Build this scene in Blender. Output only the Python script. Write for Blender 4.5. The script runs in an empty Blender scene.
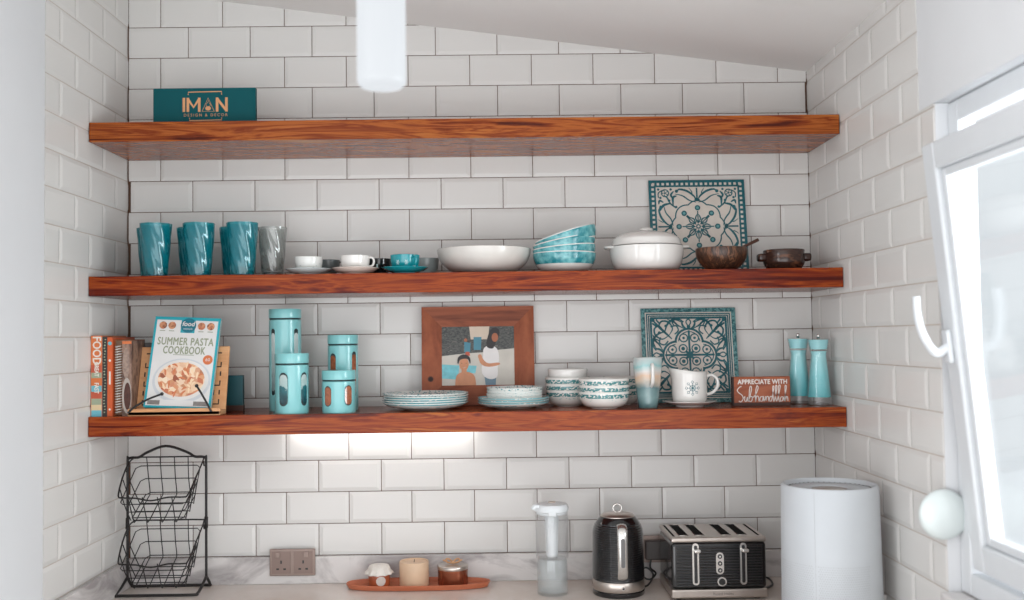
import bpy, bmesh, math, random
from mathutils import Matrix, Vector, Euler
random.seed(7)
PI = math.pi
SC = bpy.context.scene
COL = SC.collection

# ------------------------------------------------------------------ camera, world, lights, exposure
cd = bpy.data.cameras.new('camera'); cam = bpy.data.objects.new('camera', cd); COL.objects.link(cam)
cd.sensor_width = 36.0; cd.lens = 36.0 * 1022.4 / 1024.0; cd.clip_start = 0.05
cam.matrix_world = Matrix(((0.99989085, 0.01243181, -0.00798379, 0.00371),
                           (-0.00751226, -0.03752451, -0.99926747, -3.31003),
                           (-0.01272229, 0.99921838, -0.03742702, 1.67271),
                           (0, 0, 0, 1)))
cd.dof.use_dof = True; cd.dof.focus_distance = 3.12; cd.dof.aperture_fstop = 2.0
SC.camera = cam

def lin(c):
    out = []
    for x in c[:3]:
        x = x / 255.0
        out.append(x / 12.92 if x <= 0.04045 else ((x + 0.055) / 1.055) ** 2.4)
    return (out[0], out[1], out[2], 1.0)

w = bpy.data.worlds.new('daylight'); SC.world = w; w.use_nodes = True
bg = w.node_tree.nodes['Background']; bg.inputs[0].default_value = lin((230, 234, 239)); bg.inputs[1].default_value = 1.06

def area(name, loc, rot, sx, sy, power, color):
    l = bpy.data.lights.new(name, 'AREA'); l.shape = 'RECTANGLE'; l.size = sx; l.size_y = sy
    l.energy = power; l.color = color
    o = bpy.data.objects.new(name, l); COL.objects.link(o); o.location = loc; o.rotation_euler = rot
    return o
# daylight from the open side of the room behind the camera and through the side window; the left and right lamps are added fill
area('daylight_room', (-0.1, -4.7, 0.95), (math.radians(112), 0, 0), 4.4, 2.4, 78, (0.98, 0.985, 0.99))
area('fill_left', (-2.6, -2.9, 1.5), (math.radians(90), 0, math.radians(-62)), 1.8, 2.2, 66, (0.98, 0.985, 0.99))  # unseen fill lamp, added to brighten the right wall
area('fill_right', (2.4, -3.1, 1.5), (math.radians(90), 0, math.radians(62)), 1.4, 2.2, 42, (0.98, 0.985, 0.99))  # fill lamp added out of view to lift the left wall
area('daylight_window', (1.75, -1.45, 1.8), (0, math.radians(90), 0), 1.3, 1.1, 54, (0.93, 0.97, 1.0))
SC.view_settings.view_transform = 'Standard'; SC.view_settings.look = 'None'
SC.view_settings.gamma = 1.0; SC.view_settings.use_curve_mapping = False
SC.view_settings.exposure = 0.06

# ------------------------------------------------------------------ materials
MATS = {}
def newmat(name):
    m = bpy.data.materials.new(name); m.use_nodes = True
    return m, m.node_tree, m.node_tree.nodes['Principled BSDF']
def mat(name, rgb, rough=0.5, metal=0.0, var=0.05, scale=20, coat=0.0, spec=0.5):
    if name in MATS: return MATS[name]
    m, nt, p = newmat(name); N = nt.nodes; L = nt.links
    c = lin(rgb)
    tc = N.new('ShaderNodeTexCoord'); n = N.new('ShaderNodeTexNoise'); n.inputs['Scale'].default_value = scale
    n.inputs['Detail'].default_value = 3
    L.new(tc.outputs['Object'], n.inputs['Vector'])
    r = N.new('ShaderNodeValToRGB'); r.color_ramp.elements[0].position = 0.3; r.color_ramp.elements[1].position = 0.7
    r.color_ramp.elements[0].color = (c[0]*(1-var), c[1]*(1-var), c[2]*(1-var), 1)
    r.color_ramp.elements[1].color = (min(1, c[0]*(1+var)), min(1, c[1]*(1+var)), min(1, c[2]*(1+var)), 1)
    L.new(n.outputs['Fac'], r.inputs[0]); L.new(r.outputs[0], p.inputs['Base Color'])
    p.inputs['Roughness'].default_value = rough; p.inputs['Metallic'].default_value = metal
    p.inputs['Coat Weight'].default_value = coat; p.inputs['Coat Roughness'].default_value = 0.08
    p.inputs['Specular IOR Level'].default_value = spec
    MATS[name] = m; return m

def wood(name, stops, sc=(0.9, 7, 16), rough=0.24, coat=0.0, off=0.0, fine=0.13, dist=1.6):
    m, nt, p = newmat(name); N = nt.nodes; L = nt.links
    tc = N.new('ShaderNodeTexCoord'); mp = N.new('ShaderNodeMapping')
    mp.inputs['Scale'].default_value = sc; mp.inputs['Location'].default_value = (off, off*0.7, off*1.3)
    mp.inputs['Rotation'].default_value = (0, math.radians(1.2), 0)
    L.new(tc.outputs['Object'], mp.inputs[0])
    n = N.new('ShaderNodeTexNoise'); n.inputs['Scale'].default_value = 1.6; n.inputs['Detail'].default_value = 5
    n.inputs['Roughness'].default_value = 0.55; n.inputs['Distortion'].default_value = dist
    L.new(mp.outputs[0], n.inputs['Vector'])
    mp2 = N.new('ShaderNodeMapping'); mp2.inputs['Scale'].default_value = (sc[0]*6, sc[1]*22, sc[2]*16)
    L.new(tc.outputs['Object'], mp2.inputs[0])
    n2 = N.new('ShaderNodeTexNoise'); n2.inputs['Scale'].default_value = 2; n2.inputs['Detail'].default_value = 3
    L.new(mp2.outputs[0], n2.inputs['Vector'])
    r = N.new('ShaderNodeValToRGB'); e = r.color_ramp.elements
    e[0].position = stops[0][0]; e[0].color = lin(stops[0][1]); e[1].position = stops[-1][0]; e[1].color = lin(stops[-1][1])
    for q, c in stops[1:-1]:
        x = e.new(q); x.color = lin(c)
    L.new(n.outputs['Fac'], r.inputs[0])
    mx = N.new('ShaderNodeMix'); mx.data_type = 'RGBA'; mx.blend_type = 'MULTIPLY'; mx.inputs[0].default_value = fine
    r2 = N.new('ShaderNodeValToRGB'); r2.color_ramp.elements[0].position = 0.35; r2.color_ramp.elements[1].position = 0.6
    r2.color_ramp.elements[0].color = (0.35, 0.3, 0.28, 1)
    L.new(n2.outputs['Fac'], r2.inputs[0]); L.new(r.outputs[0], mx.inputs[6]); L.new(r2.outputs[0], mx.inputs[7])
    L.new(mx.outputs[2], p.inputs['Base Color'])
    p.inputs['Roughness'].default_value = rough; p.inputs['Coat Weight'].default_value = coat
    p.inputs['Coat Roughness'].default_value = 0.12; p.inputs['Specular IOR Level'].default_value = 0.2
    return m

def emis(name, rgb, s, base=200):
    m, nt, p = newmat(name); p.inputs['Base Color'].default_value = lin((base, base, base))
    p.inputs['Emission Color'].default_value = lin(rgb); p.inputs['Emission Strength'].default_value = s
    return m

def glass(name, tint, gloss=0.12, body=0.15, rough=0.06, bodycol=None):
    """thin see-through glass: tinted transparent, some body colour, a clear reflection"""
    m = bpy.data.materials.new(name); m.use_nodes = True; nt = m.node_tree; N = nt.nodes; L = nt.links
    N.clear(); out = N.new('ShaderNodeOutputMaterial')
    t = N.new('ShaderNodeBsdfTransparent'); t.inputs[0].default_value = lin(tint)
    d = N.new('ShaderNodeBsdfPrincipled'); d.inputs['Base Color'].default_value = lin(bodycol or tint); d.inputs['Roughness'].default_value = 0.2
    tc = N.new('ShaderNodeTexCoord'); n = N.new('ShaderNodeTexNoise'); n.inputs['Scale'].default_value = 30
    L.new(tc.outputs['Object'], n.inputs['Vector'])
    ma = N.new('ShaderNodeMath'); ma.operation = 'MULTIPLY_ADD'; ma.inputs[1].default_value = 0.2*body; ma.inputs[2].default_value = body*0.9
    L.new(n.outputs['Fac'], ma.inputs[0])
    g = N.new('ShaderNodeBsdfGlossy'); g.inputs['Roughness'].default_value = rough
    a = N.new('ShaderNodeMixShader'); L.new(ma.outputs[0], a.inputs[0]); L.new(t.outputs[0], a.inputs[1]); L.new(d.outputs[0], a.inputs[2])
    fr = N.new('ShaderNodeLayerWeight'); fr.inputs[0].default_value = 0.5
    pw_ = N.new('ShaderNodeMath'); pw_.operation = 'POWER'; pw_.inputs[1].default_value = 4.0; L.new(fr.outputs['Facing'], pw_.inputs[0])
    m2 = N.new('ShaderNodeMath'); m2.operation = 'MULTIPLY_ADD'; m2.inputs[1].default_value = 0.7; m2.inputs[2].default_value = 0.04+gloss*0.3
    L.new(pw_.outputs[0], m2.inputs[0])
    b = N.new('ShaderNodeMixShader'); L.new(m2.outputs[0], b.inputs[0]); L.new(a.outputs[0], b.inputs[1]); L.new(g.outputs[0], b.inputs[2])
    L.new(b.outputs[0], out.inputs[0])
    return m

def banded(name, base, bands, rough=0.2, density=0.5, scale=(60, 60, 90), coat=0.4):
    """glazed ware whose printed ornament sits in bands of local height; bands: (z0, z1, rgb, density)"""
    m, nt, p = newmat(name); N = nt.nodes; L = nt.links
    tc = N.new('ShaderNodeTexCoord'); sx = N.new('ShaderNodeSeparateXYZ'); L.new(tc.outputs['Object'], sx.inputs[0])
    mp = N.new('ShaderNodeMapping'); mp.inputs['Scale'].default_value = scale; L.new(tc.outputs['Object'], mp.inputs[0])
    v = N.new('ShaderNodeTexVoronoi'); v.inputs['Scale'].default_value = 3.0; L.new(mp.outputs[0], v.inputs['Vector'])
    cur = N.new('ShaderNodeRGB'); cur.outputs[0].default_value = lin(base); src = cur.outputs[0]
    for z0, z1, rgb, dens in bands:
        a = N.new('ShaderNodeMath'); a.operation = 'GREATER_THAN'; L.new(sx.outputs['Z'], a.inputs[0]); a.inputs[1].default_value = z0
        b = N.new('ShaderNodeMath'); b.operation = 'LESS_THAN'; L.new(sx.outputs['Z'], b.inputs[0]); b.inputs[1].default_value = z1
        c = N.new('ShaderNodeMath'); c.operation = 'MULTIPLY'; L.new(a.outputs[0], c.inputs[0]); L.new(b.outputs[0], c.inputs[1])
        d = N.new('ShaderNodeMath'); d.operation = 'LESS_THAN'; L.new(v.outputs['Distance'], d.inputs[0]); d.inputs[1].default_value = dens
        e = N.new('ShaderNodeMath'); e.operation = 'MULTIPLY'; L.new(c.outputs[0], e.inputs[0]); L.new(d.outputs[0], e.inputs[1])
        mx = N.new('ShaderNodeMix'); mx.data_type = 'RGBA'; L.new(e.outputs[0], mx.inputs[0]); L.new(src, mx.inputs[6]); mx.inputs[7].default_value = lin(rgb)
        src = mx.outputs[2]
    L.new(src, p.inputs['Base Color']); p.inputs['Roughness'].default_value = rough; p.inputs['Coat Weight'].default_value = coat
    return m

def zramp(name, stops, z0, z1, rough=0.25, noise=0.15, coat=0.5, nscale=25):
    """glaze colours that follow the height of the piece, broken up by noise"""
    m, nt, p = newmat(name); N = nt.nodes; L = nt.links
    tc = N.new('ShaderNodeTexCoord'); sx = N.new('ShaderNodeSeparateXYZ'); L.new(tc.outputs['Object'], sx.inputs[0])
    mr = N.new('ShaderNodeMapRange'); mr.inputs[1].default_value = z0; mr.inputs[2].default_value = z1; L.new(sx.outputs['Z'], mr.inputs[0])
    n = N.new('ShaderNodeTexNoise'); n.inputs['Scale'].default_value = nscale; n.inputs['Detail'].default_value = 4; L.new(tc.outputs['Object'], n.inputs['Vector'])
    a = N.new('ShaderNodeMath'); a.operation = 'MULTIPLY_ADD'; L.new(n.outputs['Fac'], a.inputs[0]); a.inputs[1].default_value = noise*2; a.inputs[2].default_value = -noise
    b = N.new('ShaderNodeMath'); b.operation = 'ADD'; L.new(a.outputs[0], b.inputs[0]); L.new(mr.outputs[0], b.inputs[1])
    r = N.new('ShaderNodeValToRGB'); e = r.color_ramp.elements
    e[0].position = stops[0][0]; e[0].color = lin(stops[0][1]); e[1].position = stops[-1][0]; e[1].color = lin(stops[-1][1])
    for q, c in stops[1:-1]:
        x = e.new(q); x.color = lin(c)
    L.new(b.outputs[0], r.inputs[0]); L.new(r.outputs[0], p.inputs['Base Color'])
    p.inputs['Roughness'].default_value = rough; p.inputs['Coat Weight'].default_value = coat
    return m

def marble(name, base, vein, scale=4.0, rough=0.2, amt=(0.45, 0.62)):
    m, nt, p = newmat(name); N = nt.nodes; L = nt.links
    tc = N.new('ShaderNodeTexCoord'); mp = N.new('ShaderNodeMapping'); mp.inputs['Rotation'].default_value = (0.3, 0.7, 0.5)
    mp.inputs['Scale'].default_value = (1, 1, 2.2)
    L.new(tc.outputs['Object'], mp.inputs[0])
    n = N.new('ShaderNodeTexNoise'); n.inputs['Scale'].default_value = scale; n.inputs['Detail'].default_value = 7
    n.inputs['Roughness'].default_value = 0.6; n.inputs['Distortion'].default_value = 1.2
    L.new(mp.outputs[0], n.inputs['Vector'])
    r = N.new('ShaderNodeValToRGB'); r.color_ramp.elements[0].position = amt[0]; r.color_ramp.elements[1].position = amt[1]
    r.color_ramp.elements[0].color = lin(base); r.color_ramp.elements[1].color = lin(vein)
    L.new(n.outputs['Fac'], r.inputs[0]); L.new(r.outputs[0], p.inputs['Base Color']); p.inputs['Roughness'].default_value = rough
    return m

def speckle(name, cols, scale=120, rough=0.6, sc=(1, 1, 1), kind='voronoi'):
    m, nt, p = newmat(name); N = nt.nodes; L = nt.links
    tc = N.new('ShaderNodeTexCoord'); mp = N.new('ShaderNodeMapping'); mp.inputs['Scale'].default_value = sc; L.new(tc.outputs['Object'], mp.inputs[0])
    if kind == 'voronoi':
        v = N.new('ShaderNodeTexVoronoi'); v.inputs['Scale'].default_value = scale; L.new(mp.outputs[0], v.inputs['Vector'])
        s = N.new('ShaderNodeSeparateColor'); L.new(v.outputs['Color'], s.inputs[0]); src = s.outputs[0]
    else:
        v = N.new('ShaderNodeTexNoise'); v.inputs['Scale'].default_value = scale; v.inputs['Detail'].default_value = 4; L.new(mp.outputs[0], v.inputs['Vector']); src = v.outputs['Fac']
    r = N.new('ShaderNodeValToRGB'); e = r.color_ramp.elements
    k = len(cols)
    lo, hi = (0.0, 1.0) if kind == 'voronoi' else (0.32, 0.68)
    e[0].position = lo; e[0].color = lin(cols[0]); e[1].position = hi; e[1].color = lin(cols[-1])
    for i in range(1, k-1):
        x = e.new(lo + (hi-lo)*i/(k-1)); x.color = lin(cols[i])
    L.new(src, r.inputs[0]); L.new(r.outputs[0], p.inputs['Base Color']); p.inputs['Roughness'].default_value = rough
    return m

TILE = mat('tile_glaze', (217, 215, 212), 0.18, var=0.03, scale=1.5, spec=0.3)
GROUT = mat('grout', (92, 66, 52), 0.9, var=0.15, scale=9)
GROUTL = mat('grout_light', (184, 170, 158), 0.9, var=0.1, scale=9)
PLASTER = mat('white_plaster', (213, 214, 216), 0.75, var=0.02, scale=3)
CEIL = mat('ceiling_paint', (236, 234, 232), 0.8, var=0.02, scale=2)
UPVC = mat('white_plastic_frame', (208, 211, 214), 0.35, var=0.01)
GLAZE = mat('white_glaze', (226, 223, 219), 0.15, var=0.02, coat=0.5)
CHROME = mat('brushed_steel', (196, 186, 178), 0.28, metal=0.9, var=0.08, scale=8)
SILVER = mat('polished_steel', (215, 212, 208), 0.18, metal=0.85, var=0.03)
BLACK = mat('black_plastic', (24, 24, 26), 0.3, var=0.2, coat=0.4)
BLACKM = mat('black_wire', (30, 27, 26), 0.5, var=0.15)
TEALP = mat('teal_print', (12, 92, 102), 0.35, var=0.25, scale=60)
CREAM = mat('cream_print', (208, 200, 190), 0.3, var=0.05, scale=30, coat=0.4)

# ------------------------------------------------------------------ geometry helpers
class B:
    def __init__(s): s.v = []; s.f = []; s.mi = []; s.sm = []; s.mats = []; s.T = Matrix()
    def mid(s, m):
        if m not in s.mats: s.mats.append(m)
        return s.mats.index(m)
    def add(s, vs, fs, m, smooth=False):
        k = len(s.v); i = s.mid(m)
        s.v += [tuple(s.T @ Vector(p)) for p in vs]
        for f in fs: s.f.append(tuple(k + a for a in f)); s.mi.append(i); s.sm.append(smooth)
    def bmadd(s, bm, m, smooth=False):
        bm.verts.index_update()
        s.add([v.co[:] for v in bm.verts], [[v.index for v in f.verts] for f in bm.faces], m, smooth); bm.free()
    def box(s, c, d, m, bev=0.0, seg=2, rot=None, smooth=False):
        bm = bmesh.new(); bmesh.ops.create_cube(bm, size=1.0)
        bmesh.ops.scale(bm, vec=d, verts=bm.verts)
        if bev > 0: bmesh.ops.bevel(bm, geom=list(bm.edges), offset=bev, segments=seg, affect='EDGES', profile=0.5)
        if rot: bmesh.ops.rotate(bm, cent=(0, 0, 0), matrix=Euler(rot).to_matrix(), verts=bm.verts)
        bmesh.ops.translate(bm, vec=c, verts=bm.verts); s.bmadd(bm, m, smooth)
    def lathe(s, prof, m, n=48, c=(0, 0, 0), smooth=True, mod=None, closed=False):
        vs = []; fs = []
        for r, z in prof:
            for i in range(n):
                a = 2*PI*i/n; rr = r*(mod(a, z) if mod else 1)
                vs.append((c[0]+rr*math.cos(a), c[1]+rr*math.sin(a), c[2]+z))
        k = len(prof)
        for j in range(k-1):
            for i in range(n):
                i2 = (i+1) % n; fs.append((j*n+i, j*n+i2, (j+1)*n+i2, (j+1)*n+i))
        if closed:
            for i in range(n):
                i2 = (i+1) % n; fs.append(((k-1)*n+i, (k-1)*n+i2, i2, i))
        else:
            if prof[0][0] > 1e-6: fs.append(tuple(range(n-1, -1, -1)))
            if prof[-1][0] > 1e-6: fs.append(tuple((k-1)*n+i for i in range(n)))
        s.add(vs, fs, m, smooth)
    def tube(s, pts, r, m, n=8, closed=False, cap=True):
        pts = [Vector(p) for p in pts]; k = len(pts); vs = []; fs = []; up = None
        for i, p in enumerate(pts):
            if closed: t = (pts[(i+1) % k]-pts[i-1])
            else: t = pts[min(i+1, k-1)]-pts[max(i-1, 0)]
            if t.length < 1e-9: t = Vector((0, 0, 1))
            t.normalize()
            if up is None:
                up = Vector((0, 0, 1)) if abs(t.z) < 0.9 else Vector((0, 1, 0))
            a = up - t*up.dot(t)
            if a.length < 1e-6: a = t.orthogonal()
            a.normalize(); b = t.cross(a); up = a
            rr = r[i] if isinstance(r, (list, tuple)) else r
            for j in range(n):
                g = 2*PI*j/n; vs.append(tuple(p + a*rr*math.cos(g) + b*rr*math.sin(g)))
        for i in range(k if closed else k-1):
            for j in range(n):
                i2 = (i+1) % k; j2 = (j+1) % n; fs.append((i*n+j, i*n+j2, i2*n+j2, i2*n+j))
        if not closed and cap:
            fs.append(tuple(range(n-1, -1, -1))); fs.append(tuple((k-1)*n+j for j in range(n)))
        s.add(vs, fs, m, True)
    def poly(s, pts, m, y=0.0, depth=0.0004, wrap=None):
        """filled outline in the local XZ plane, front towards -Y"""
        n = len(pts)
        P = [(x, y, z) for x, z in pts]
        if wrap: s.add([wrap(p) for p in P], [tuple(range(n))], m); return
        if depth > 0:
            Q = [(x, y-depth, z) for x, z in pts]
            fs = [tuple(range(n, 2*n))] + [(i, (i+1) % n, n+(i+1) % n, n+i) for i in range(n)]
            s.add(P+Q, fs, m)
        else: s.add(P, [tuple(range(n))], m)
    def disc(s, c, r, m, y=0.0, n=20, rz=None, wrap=None, depth=0.0004):
        rz = rz or r
        s.poly([(c[0]+r*math.cos(2*PI*i/n), c[1]+rz*math.sin(2*PI*i/n)) for i in range(n)], m, y, depth, wrap)
    def ribbon(s, pts, wd, m, y=0.0, closed=False, wrap=None, taper=False):
        k = len(pts); vs = []; fs = []
        for i in range(k):
            a = pts[(i-1) % k] if closed or i > 0 else pts[0]; b = pts[(i+1) % k] if closed or i < k-1 else pts[-1]
            dx, dz = b[0]-a[0], b[1]-a[1]; l = math.hypot(dx, dz) or 1e-9
            ww = wd/2
            if taper: ww *= 0.35 + 0.65*math.sin(PI*min(1, max(0, i/(k-1))))
            nx, nz = -dz/l*ww, dx/l*ww
            vs += [(pts[i][0]+nx, y, pts[i][1]+nz), (pts[i][0]-nx, y, pts[i][1]-nz)]
        for i in range(k if closed else k-1):
            j = (i+1) % k; fs.append((2*i, 2*i+1, 2*j+1, 2*j))
        if wrap: vs = [wrap(p) for p in vs]
        s.add(vs, fs, m)
    def text(s, body, size, m, x=0, z=0, y=0.0, align='CENTER', depth=0.0003, bold=0.0, sx=1.0, rot=0.0, spacing=1.0, wrap=None, shear=0.0):
        c = bpy.data.curves.new('t', 'FONT'); c.body = body; c.size = size; c.align_x = align; c.align_y = 'CENTER'
        c.extrude = 0; c.space_character = spacing; c.resolution_u = 3; c.shear = shear
        o = bpy.data.objects.new('t', c); COL.objects.link(o)
        dg = bpy.context.evaluated_depsgraph_get(); me = bpy.data.meshes.new_from_object(o.evaluated_get(dg))
        copies = [(0, 0)] + ([(bold, 0), (-bold, 0), (0, bold), (0, -bold)] if bold else [])
        for k, (ox, oz) in enumerate(copies):
            vs = []
            for v in me.vertices:
                px, pz = v.co.x*sx+ox, v.co.y+oz
                px, pz = px*math.cos(rot)-pz*math.sin(rot), px*math.sin(rot)+pz*math.cos(rot)
                q = (x+px, y-depth-0.00003*k, z+pz); vs.append(wrap(q) if wrap else q)
            s.add(vs, [tuple(p.vertices) for p in me.polygons], m)
        bpy.data.objects.remove(o); bpy.data.curves.remove(c); bpy.data.meshes.remove(me)
    def build(s, name, parent=None, loc=(0, 0, 0), rot=(0, 0, 0), label=None, sharp=None):
        me = bpy.data.meshes.new(name); me.from_pydata(s.v, [], s.f)
        for m in s.mats: me.materials.append(m)
        me.polygons.foreach_set('material_index', s.mi); me.polygons.foreach_set('use_smooth', s.sm)
        bm = bmesh.new(); bm.from_mesh(me)
        closed = [f for f in bm.faces]
        bmesh.ops.recalc_face_normals(bm, faces=closed)
        bm.to_mesh(me); bm.free()
        me.update()
        if sharp is not None and any(s.sm):
            me.set_sharp_from_angle(angle=math.radians(sharp))
        o = bpy.data.objects.new(name, me); COL.objects.link(o); o.location = loc; o.rotation_euler = rot
        if parent: o.parent = parent
        if label: o['label'] = label
        return o

def tag(o, label, cat, group=None, kind=None):
    o['label'] = label; o['category'] = cat
    if group: o['group'] = group
    if kind: o['kind'] = kind
    return o
def struct(o): o['kind'] = 'structure'; return o
def thing(name, label, cat, loc, rotz=0.0, group=None, rot=None):
    o = bpy.data.objects.new(name, None); COL.objects.link(o); o.location = loc
    o.rotation_euler = rot or (0, 0, rotz); o.empty_display_size = 0.02
    return tag(o, label, cat, group)
def dup(src, loc, label, rotz=None, scale=None, group=None, rot=None):
    def cp(o, par):
        c = o.copy(); COL.objects.link(c)
        if par: c.parent = par
        for ch in o.children: cp(ch, c)
        return c
    r = cp(src, None); r.location = loc; r['label'] = label
    if rotz is not None: r.rotation_euler = (0, 0, rotz)
    if rot is not None: r.rotation_euler = rot
    if scale: r.scale = (scale,)*3 if not isinstance(scale, tuple) else scale
    if group: r['group'] = group
    return r
def smooth(pts, n=6, closed=False):
    out = []; k = len(pts); D = len(pts[0])
    rng = range(k) if closed else range(k-1)
    for i in rng:
        g = lambda j: pts[j % k] if closed else pts[min(max(j, 0), k-1)]
        p0, p1, p2, p3 = g(i-1), g(i), g(i+1), g(i+2)
        for q in range(n):
            t = q/n; t2 = t*t; t3 = t2*t
            out.append(tuple(0.5*((2*p1[d])+(-p0[d]+p2[d])*t+(2*p0[d]-5*p1[d]+4*p2[d]-p3[d])*t2+(-p0[d]+3*p1[d]-3*p2[d]+p3[d])*t3) for d in range(D)))
    if not closed: out.append(tuple(pts[-1]))
    return out
def arc(cx, cz, r, a0, a1, n=16, rz=None):
    rz = rz or r
    return [(cx+r*math.cos(math.radians(a0+(a1-a0)*i/n)), cz+rz*math.sin(math.radians(a0+(a1-a0)*i/n))) for i in range(n+1)]
def stadium(x, z, wd, h, n=8):
    r = wd/2
    return arc(x, z+h/2-r, r, 0, 180, n) + arc(x, z-h/2+r, r, 180, 360, n)
def rrect(x, z, wd, h, r, n=5):
    o = []
    for cx, cz, a in ((x+wd/2-r, z+h/2-r, 0), (x-wd/2+r, z+h/2-r, 90), (x-wd/2+r, z-h/2+r, 180), (x+wd/2-r, z-h/2+r, 270)):
        o += arc(cx, cz, r, a, a+90, n)
    return o

# ------------------------------------------------------------------ the room
XL, XR = -1.2097, 1.0028
ZC, S1, S2, S3 = 0.90, 2.3217, 1.8686, 1.4596        # worktop and the three shelf tops
SD, ST = 0.3205, 0.058                              # shelf depth and thickness
Z0, RP, HP = 2.7011, 0.10093, 0.2015                 # top joint, row pitch, tile pitch
def ceil_z(x): return 2.666 - 0.132*x

def tile_wall(name, P, offs, u0, u1, z0, z1, grout=None, clip=None, back=0.012, par=None, thick=0.10, eu=(0.01, 0.01)):
    """P(u, d, z) maps wall coordinates to the world (d = depth behind the tile face); bevelled metro tiles"""
    b = B(); g = 0.0012; bw = 0.012; bd = 0.0024
    bm = bmesh.new(); lay = []
    k0 = int(math.floor((Z0-z1)/RP))-1; k1 = int(math.ceil((Z0-z0)/RP))+1
    def quad(vs, mi):
        f = bm.faces.new([bm.verts.new(P(*q)) for q in vs]); f.material_index = mi
    for k in range(k0, k1+1):
        zt = Z0-k*RP-g; zb = Z0-(k+1)*RP+g
        zt2 = min(zt, z1); zb2 = max(zb, z0)
        if zt2-zb2 < 0.004: continue
        off = offs[par(k) if par else k % 2]
        n0 = int(math.floor((u0-off)/HP))-1
        for n in range(n0, n0+200):
            a = off+n*HP+g; c = off+(n+1)*HP-g
            a2 = max(a, u0+g); c2 = min(c, u1-g)
            if a > u1: break
            if c2-a2 < 0.006: continue
            # cut edges keep no bevel
            la = bw if a2 == a else 0.0; lc = bw if c2 == c else 0.0; lt = bw if zt2 == zt else 0.0; lb = bw if zb2 == zb else 0.0
            if c2-a2 < 2*bw+0.004: la = min(la, (c2-a2)*0.4); lc = min(lc, (c2-a2)*0.4)
            if zt2-zb2 < 2*bw+0.004: lt = min(lt, (zt2-zb2)*0.4); lb = min(lb, (zt2-zb2)*0.4)
            d = bd
            o = [(a2, d if la or lb else 0, zb2), (c2, d, zb2), (c2, d, zt2), (a2, d, zt2)]
            i = [(a2+la, 0, zb2+lb), (c2-lc, 0, zb2+lb), (c2-lc, 0, zt2-lt), (a2+la, 0, zt2-lt)]
            o = [(q[0], d, q[2]) for q in o]
            quad(i, 0)
            for j in range(4):
                j2 = (j+1) % 4; quad([o[j], o[j2], i[j2], i[j]], 0)
            e = [(q[0], back, q[2]) for q in o]
            for j in range(4):
                j2 = (j+1) % 4; quad([e[j], e[j2], o[j2], o[j]], 0)
    # mortar bed just behind the tile edges
    m = 0.0034
    u0 -= eu[0]; u1 += eu[1]
    quad([(u0, m, z0), (u1, m, z0), (u1, m, z1), (u0, m, z1)], 1)
    q4 = [(u0, z0), (u1, z0), (u1, z1), (u0, z1)]
    for j in range(4):
        A, Bq = q4[j], q4[(j+1) % 4]
        quad([(A[0], m, A[1]), (Bq[0], m, Bq[1]), (Bq[0], thick, Bq[1]), (A[0], thick, A[1])], 2)
    quad([(u0, thick, z0), (u1, thick, z0), (u1, thick, z1), (u0, thick, z1)], 1)
    if clip:
        bmesh.ops.bisect_plane(bm, geom=bm.verts[:]+bm.edges[:]+bm.faces[:], plane_co=clip[0], plane_no=clip[1], clear_outer=True)
    bmesh.ops.recalc_face_normals(bm, faces=bm.faces)
    me = bpy.data.meshes.new(name); bm.to_mesh(me); bm.free()
    me.materials.append(TILE); me.materials.append(grout or GROUT); me.materials.append(PLASTER)
    o = bpy.data.objects.new(name, me); COL.objects.link(o); return struct(o)
clipc = ((0, 0, ceil_z(0)), (0.132, 0, 1))
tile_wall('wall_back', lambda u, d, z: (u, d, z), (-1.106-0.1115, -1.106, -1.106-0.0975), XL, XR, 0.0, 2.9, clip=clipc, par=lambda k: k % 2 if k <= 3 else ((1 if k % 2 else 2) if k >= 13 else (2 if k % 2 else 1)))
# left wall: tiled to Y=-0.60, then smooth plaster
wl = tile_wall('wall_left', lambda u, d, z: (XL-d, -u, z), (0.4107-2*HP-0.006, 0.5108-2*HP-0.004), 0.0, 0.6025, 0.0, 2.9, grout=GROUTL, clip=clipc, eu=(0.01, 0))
b = B(); b.box((XL-0.0545, -1.30, 1.42), (0.11, 1.395, 2.84), PLASTER, 0.004)
struct(b.build('wall_left_front'))
# right wall: tiled part, plaster above, window opening
tile_wall('wall_right', lambda u, d, z: (XR+d, -u, z), (0.1755, 0.2865), 0.0, 0.885, 2.2035, 2.9, grout=GROUTL, clip=clipc, thick=0.07, eu=(0.01, 0)).name = 'wall_right'
tile_wall('wall_right', lambda u, d, z: (XR+d, -u, z), (0.1755, 0.2865), 0.0, 0.970, 0.0, 2.2035, grout=GROUTL, thick=0.07, eu=(0.01, 0))
WY0, WY1, WZ0, WZ1 = -0.970, -1.78, 1.075, 2.205
b = B(); b.box((XR+0.037, (-0.885-2.5)/2, (WZ1+2.534)/2), (0.07, 1.615, 2.534-WZ1), PLASTER)
b.box((XR+0.037, (WY1-2.5)/2, WZ1/2), (0.07, 2.5+WY1, WZ1), PLASTER)
b.box((XR+0.037, (WY0+WY1)/2, WZ0/2-0.01), (0.07, WY0-WY1, WZ0-0.02), PLASTER)
struct(b.build('wall_right_front'))
b = B()
b.add([(XL-0.1, 0.1, ceil_z(XL-0.1)), (XR+0.2, 0.1, ceil_z(XR+0.2)), (XR+0.2, -4.2, ceil_z(XR+0.2)), (XL-0.1, -4.2, ceil_z(XL-0.1)),
       (XL-0.1, 0.1, 3.0), (XR+0.2, 0.1, 3.0), (XR+0.2, -4.2, 3.0), (XL-0.1, -4.2, 3.0)],
      [(0, 1, 2, 3), (4, 7, 6, 5), (0, 4, 5, 1), (1, 5, 6, 2), (2, 6, 7, 3), (3, 7, 4, 0)], CEIL)
struct(b.build('ceiling'))
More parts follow.
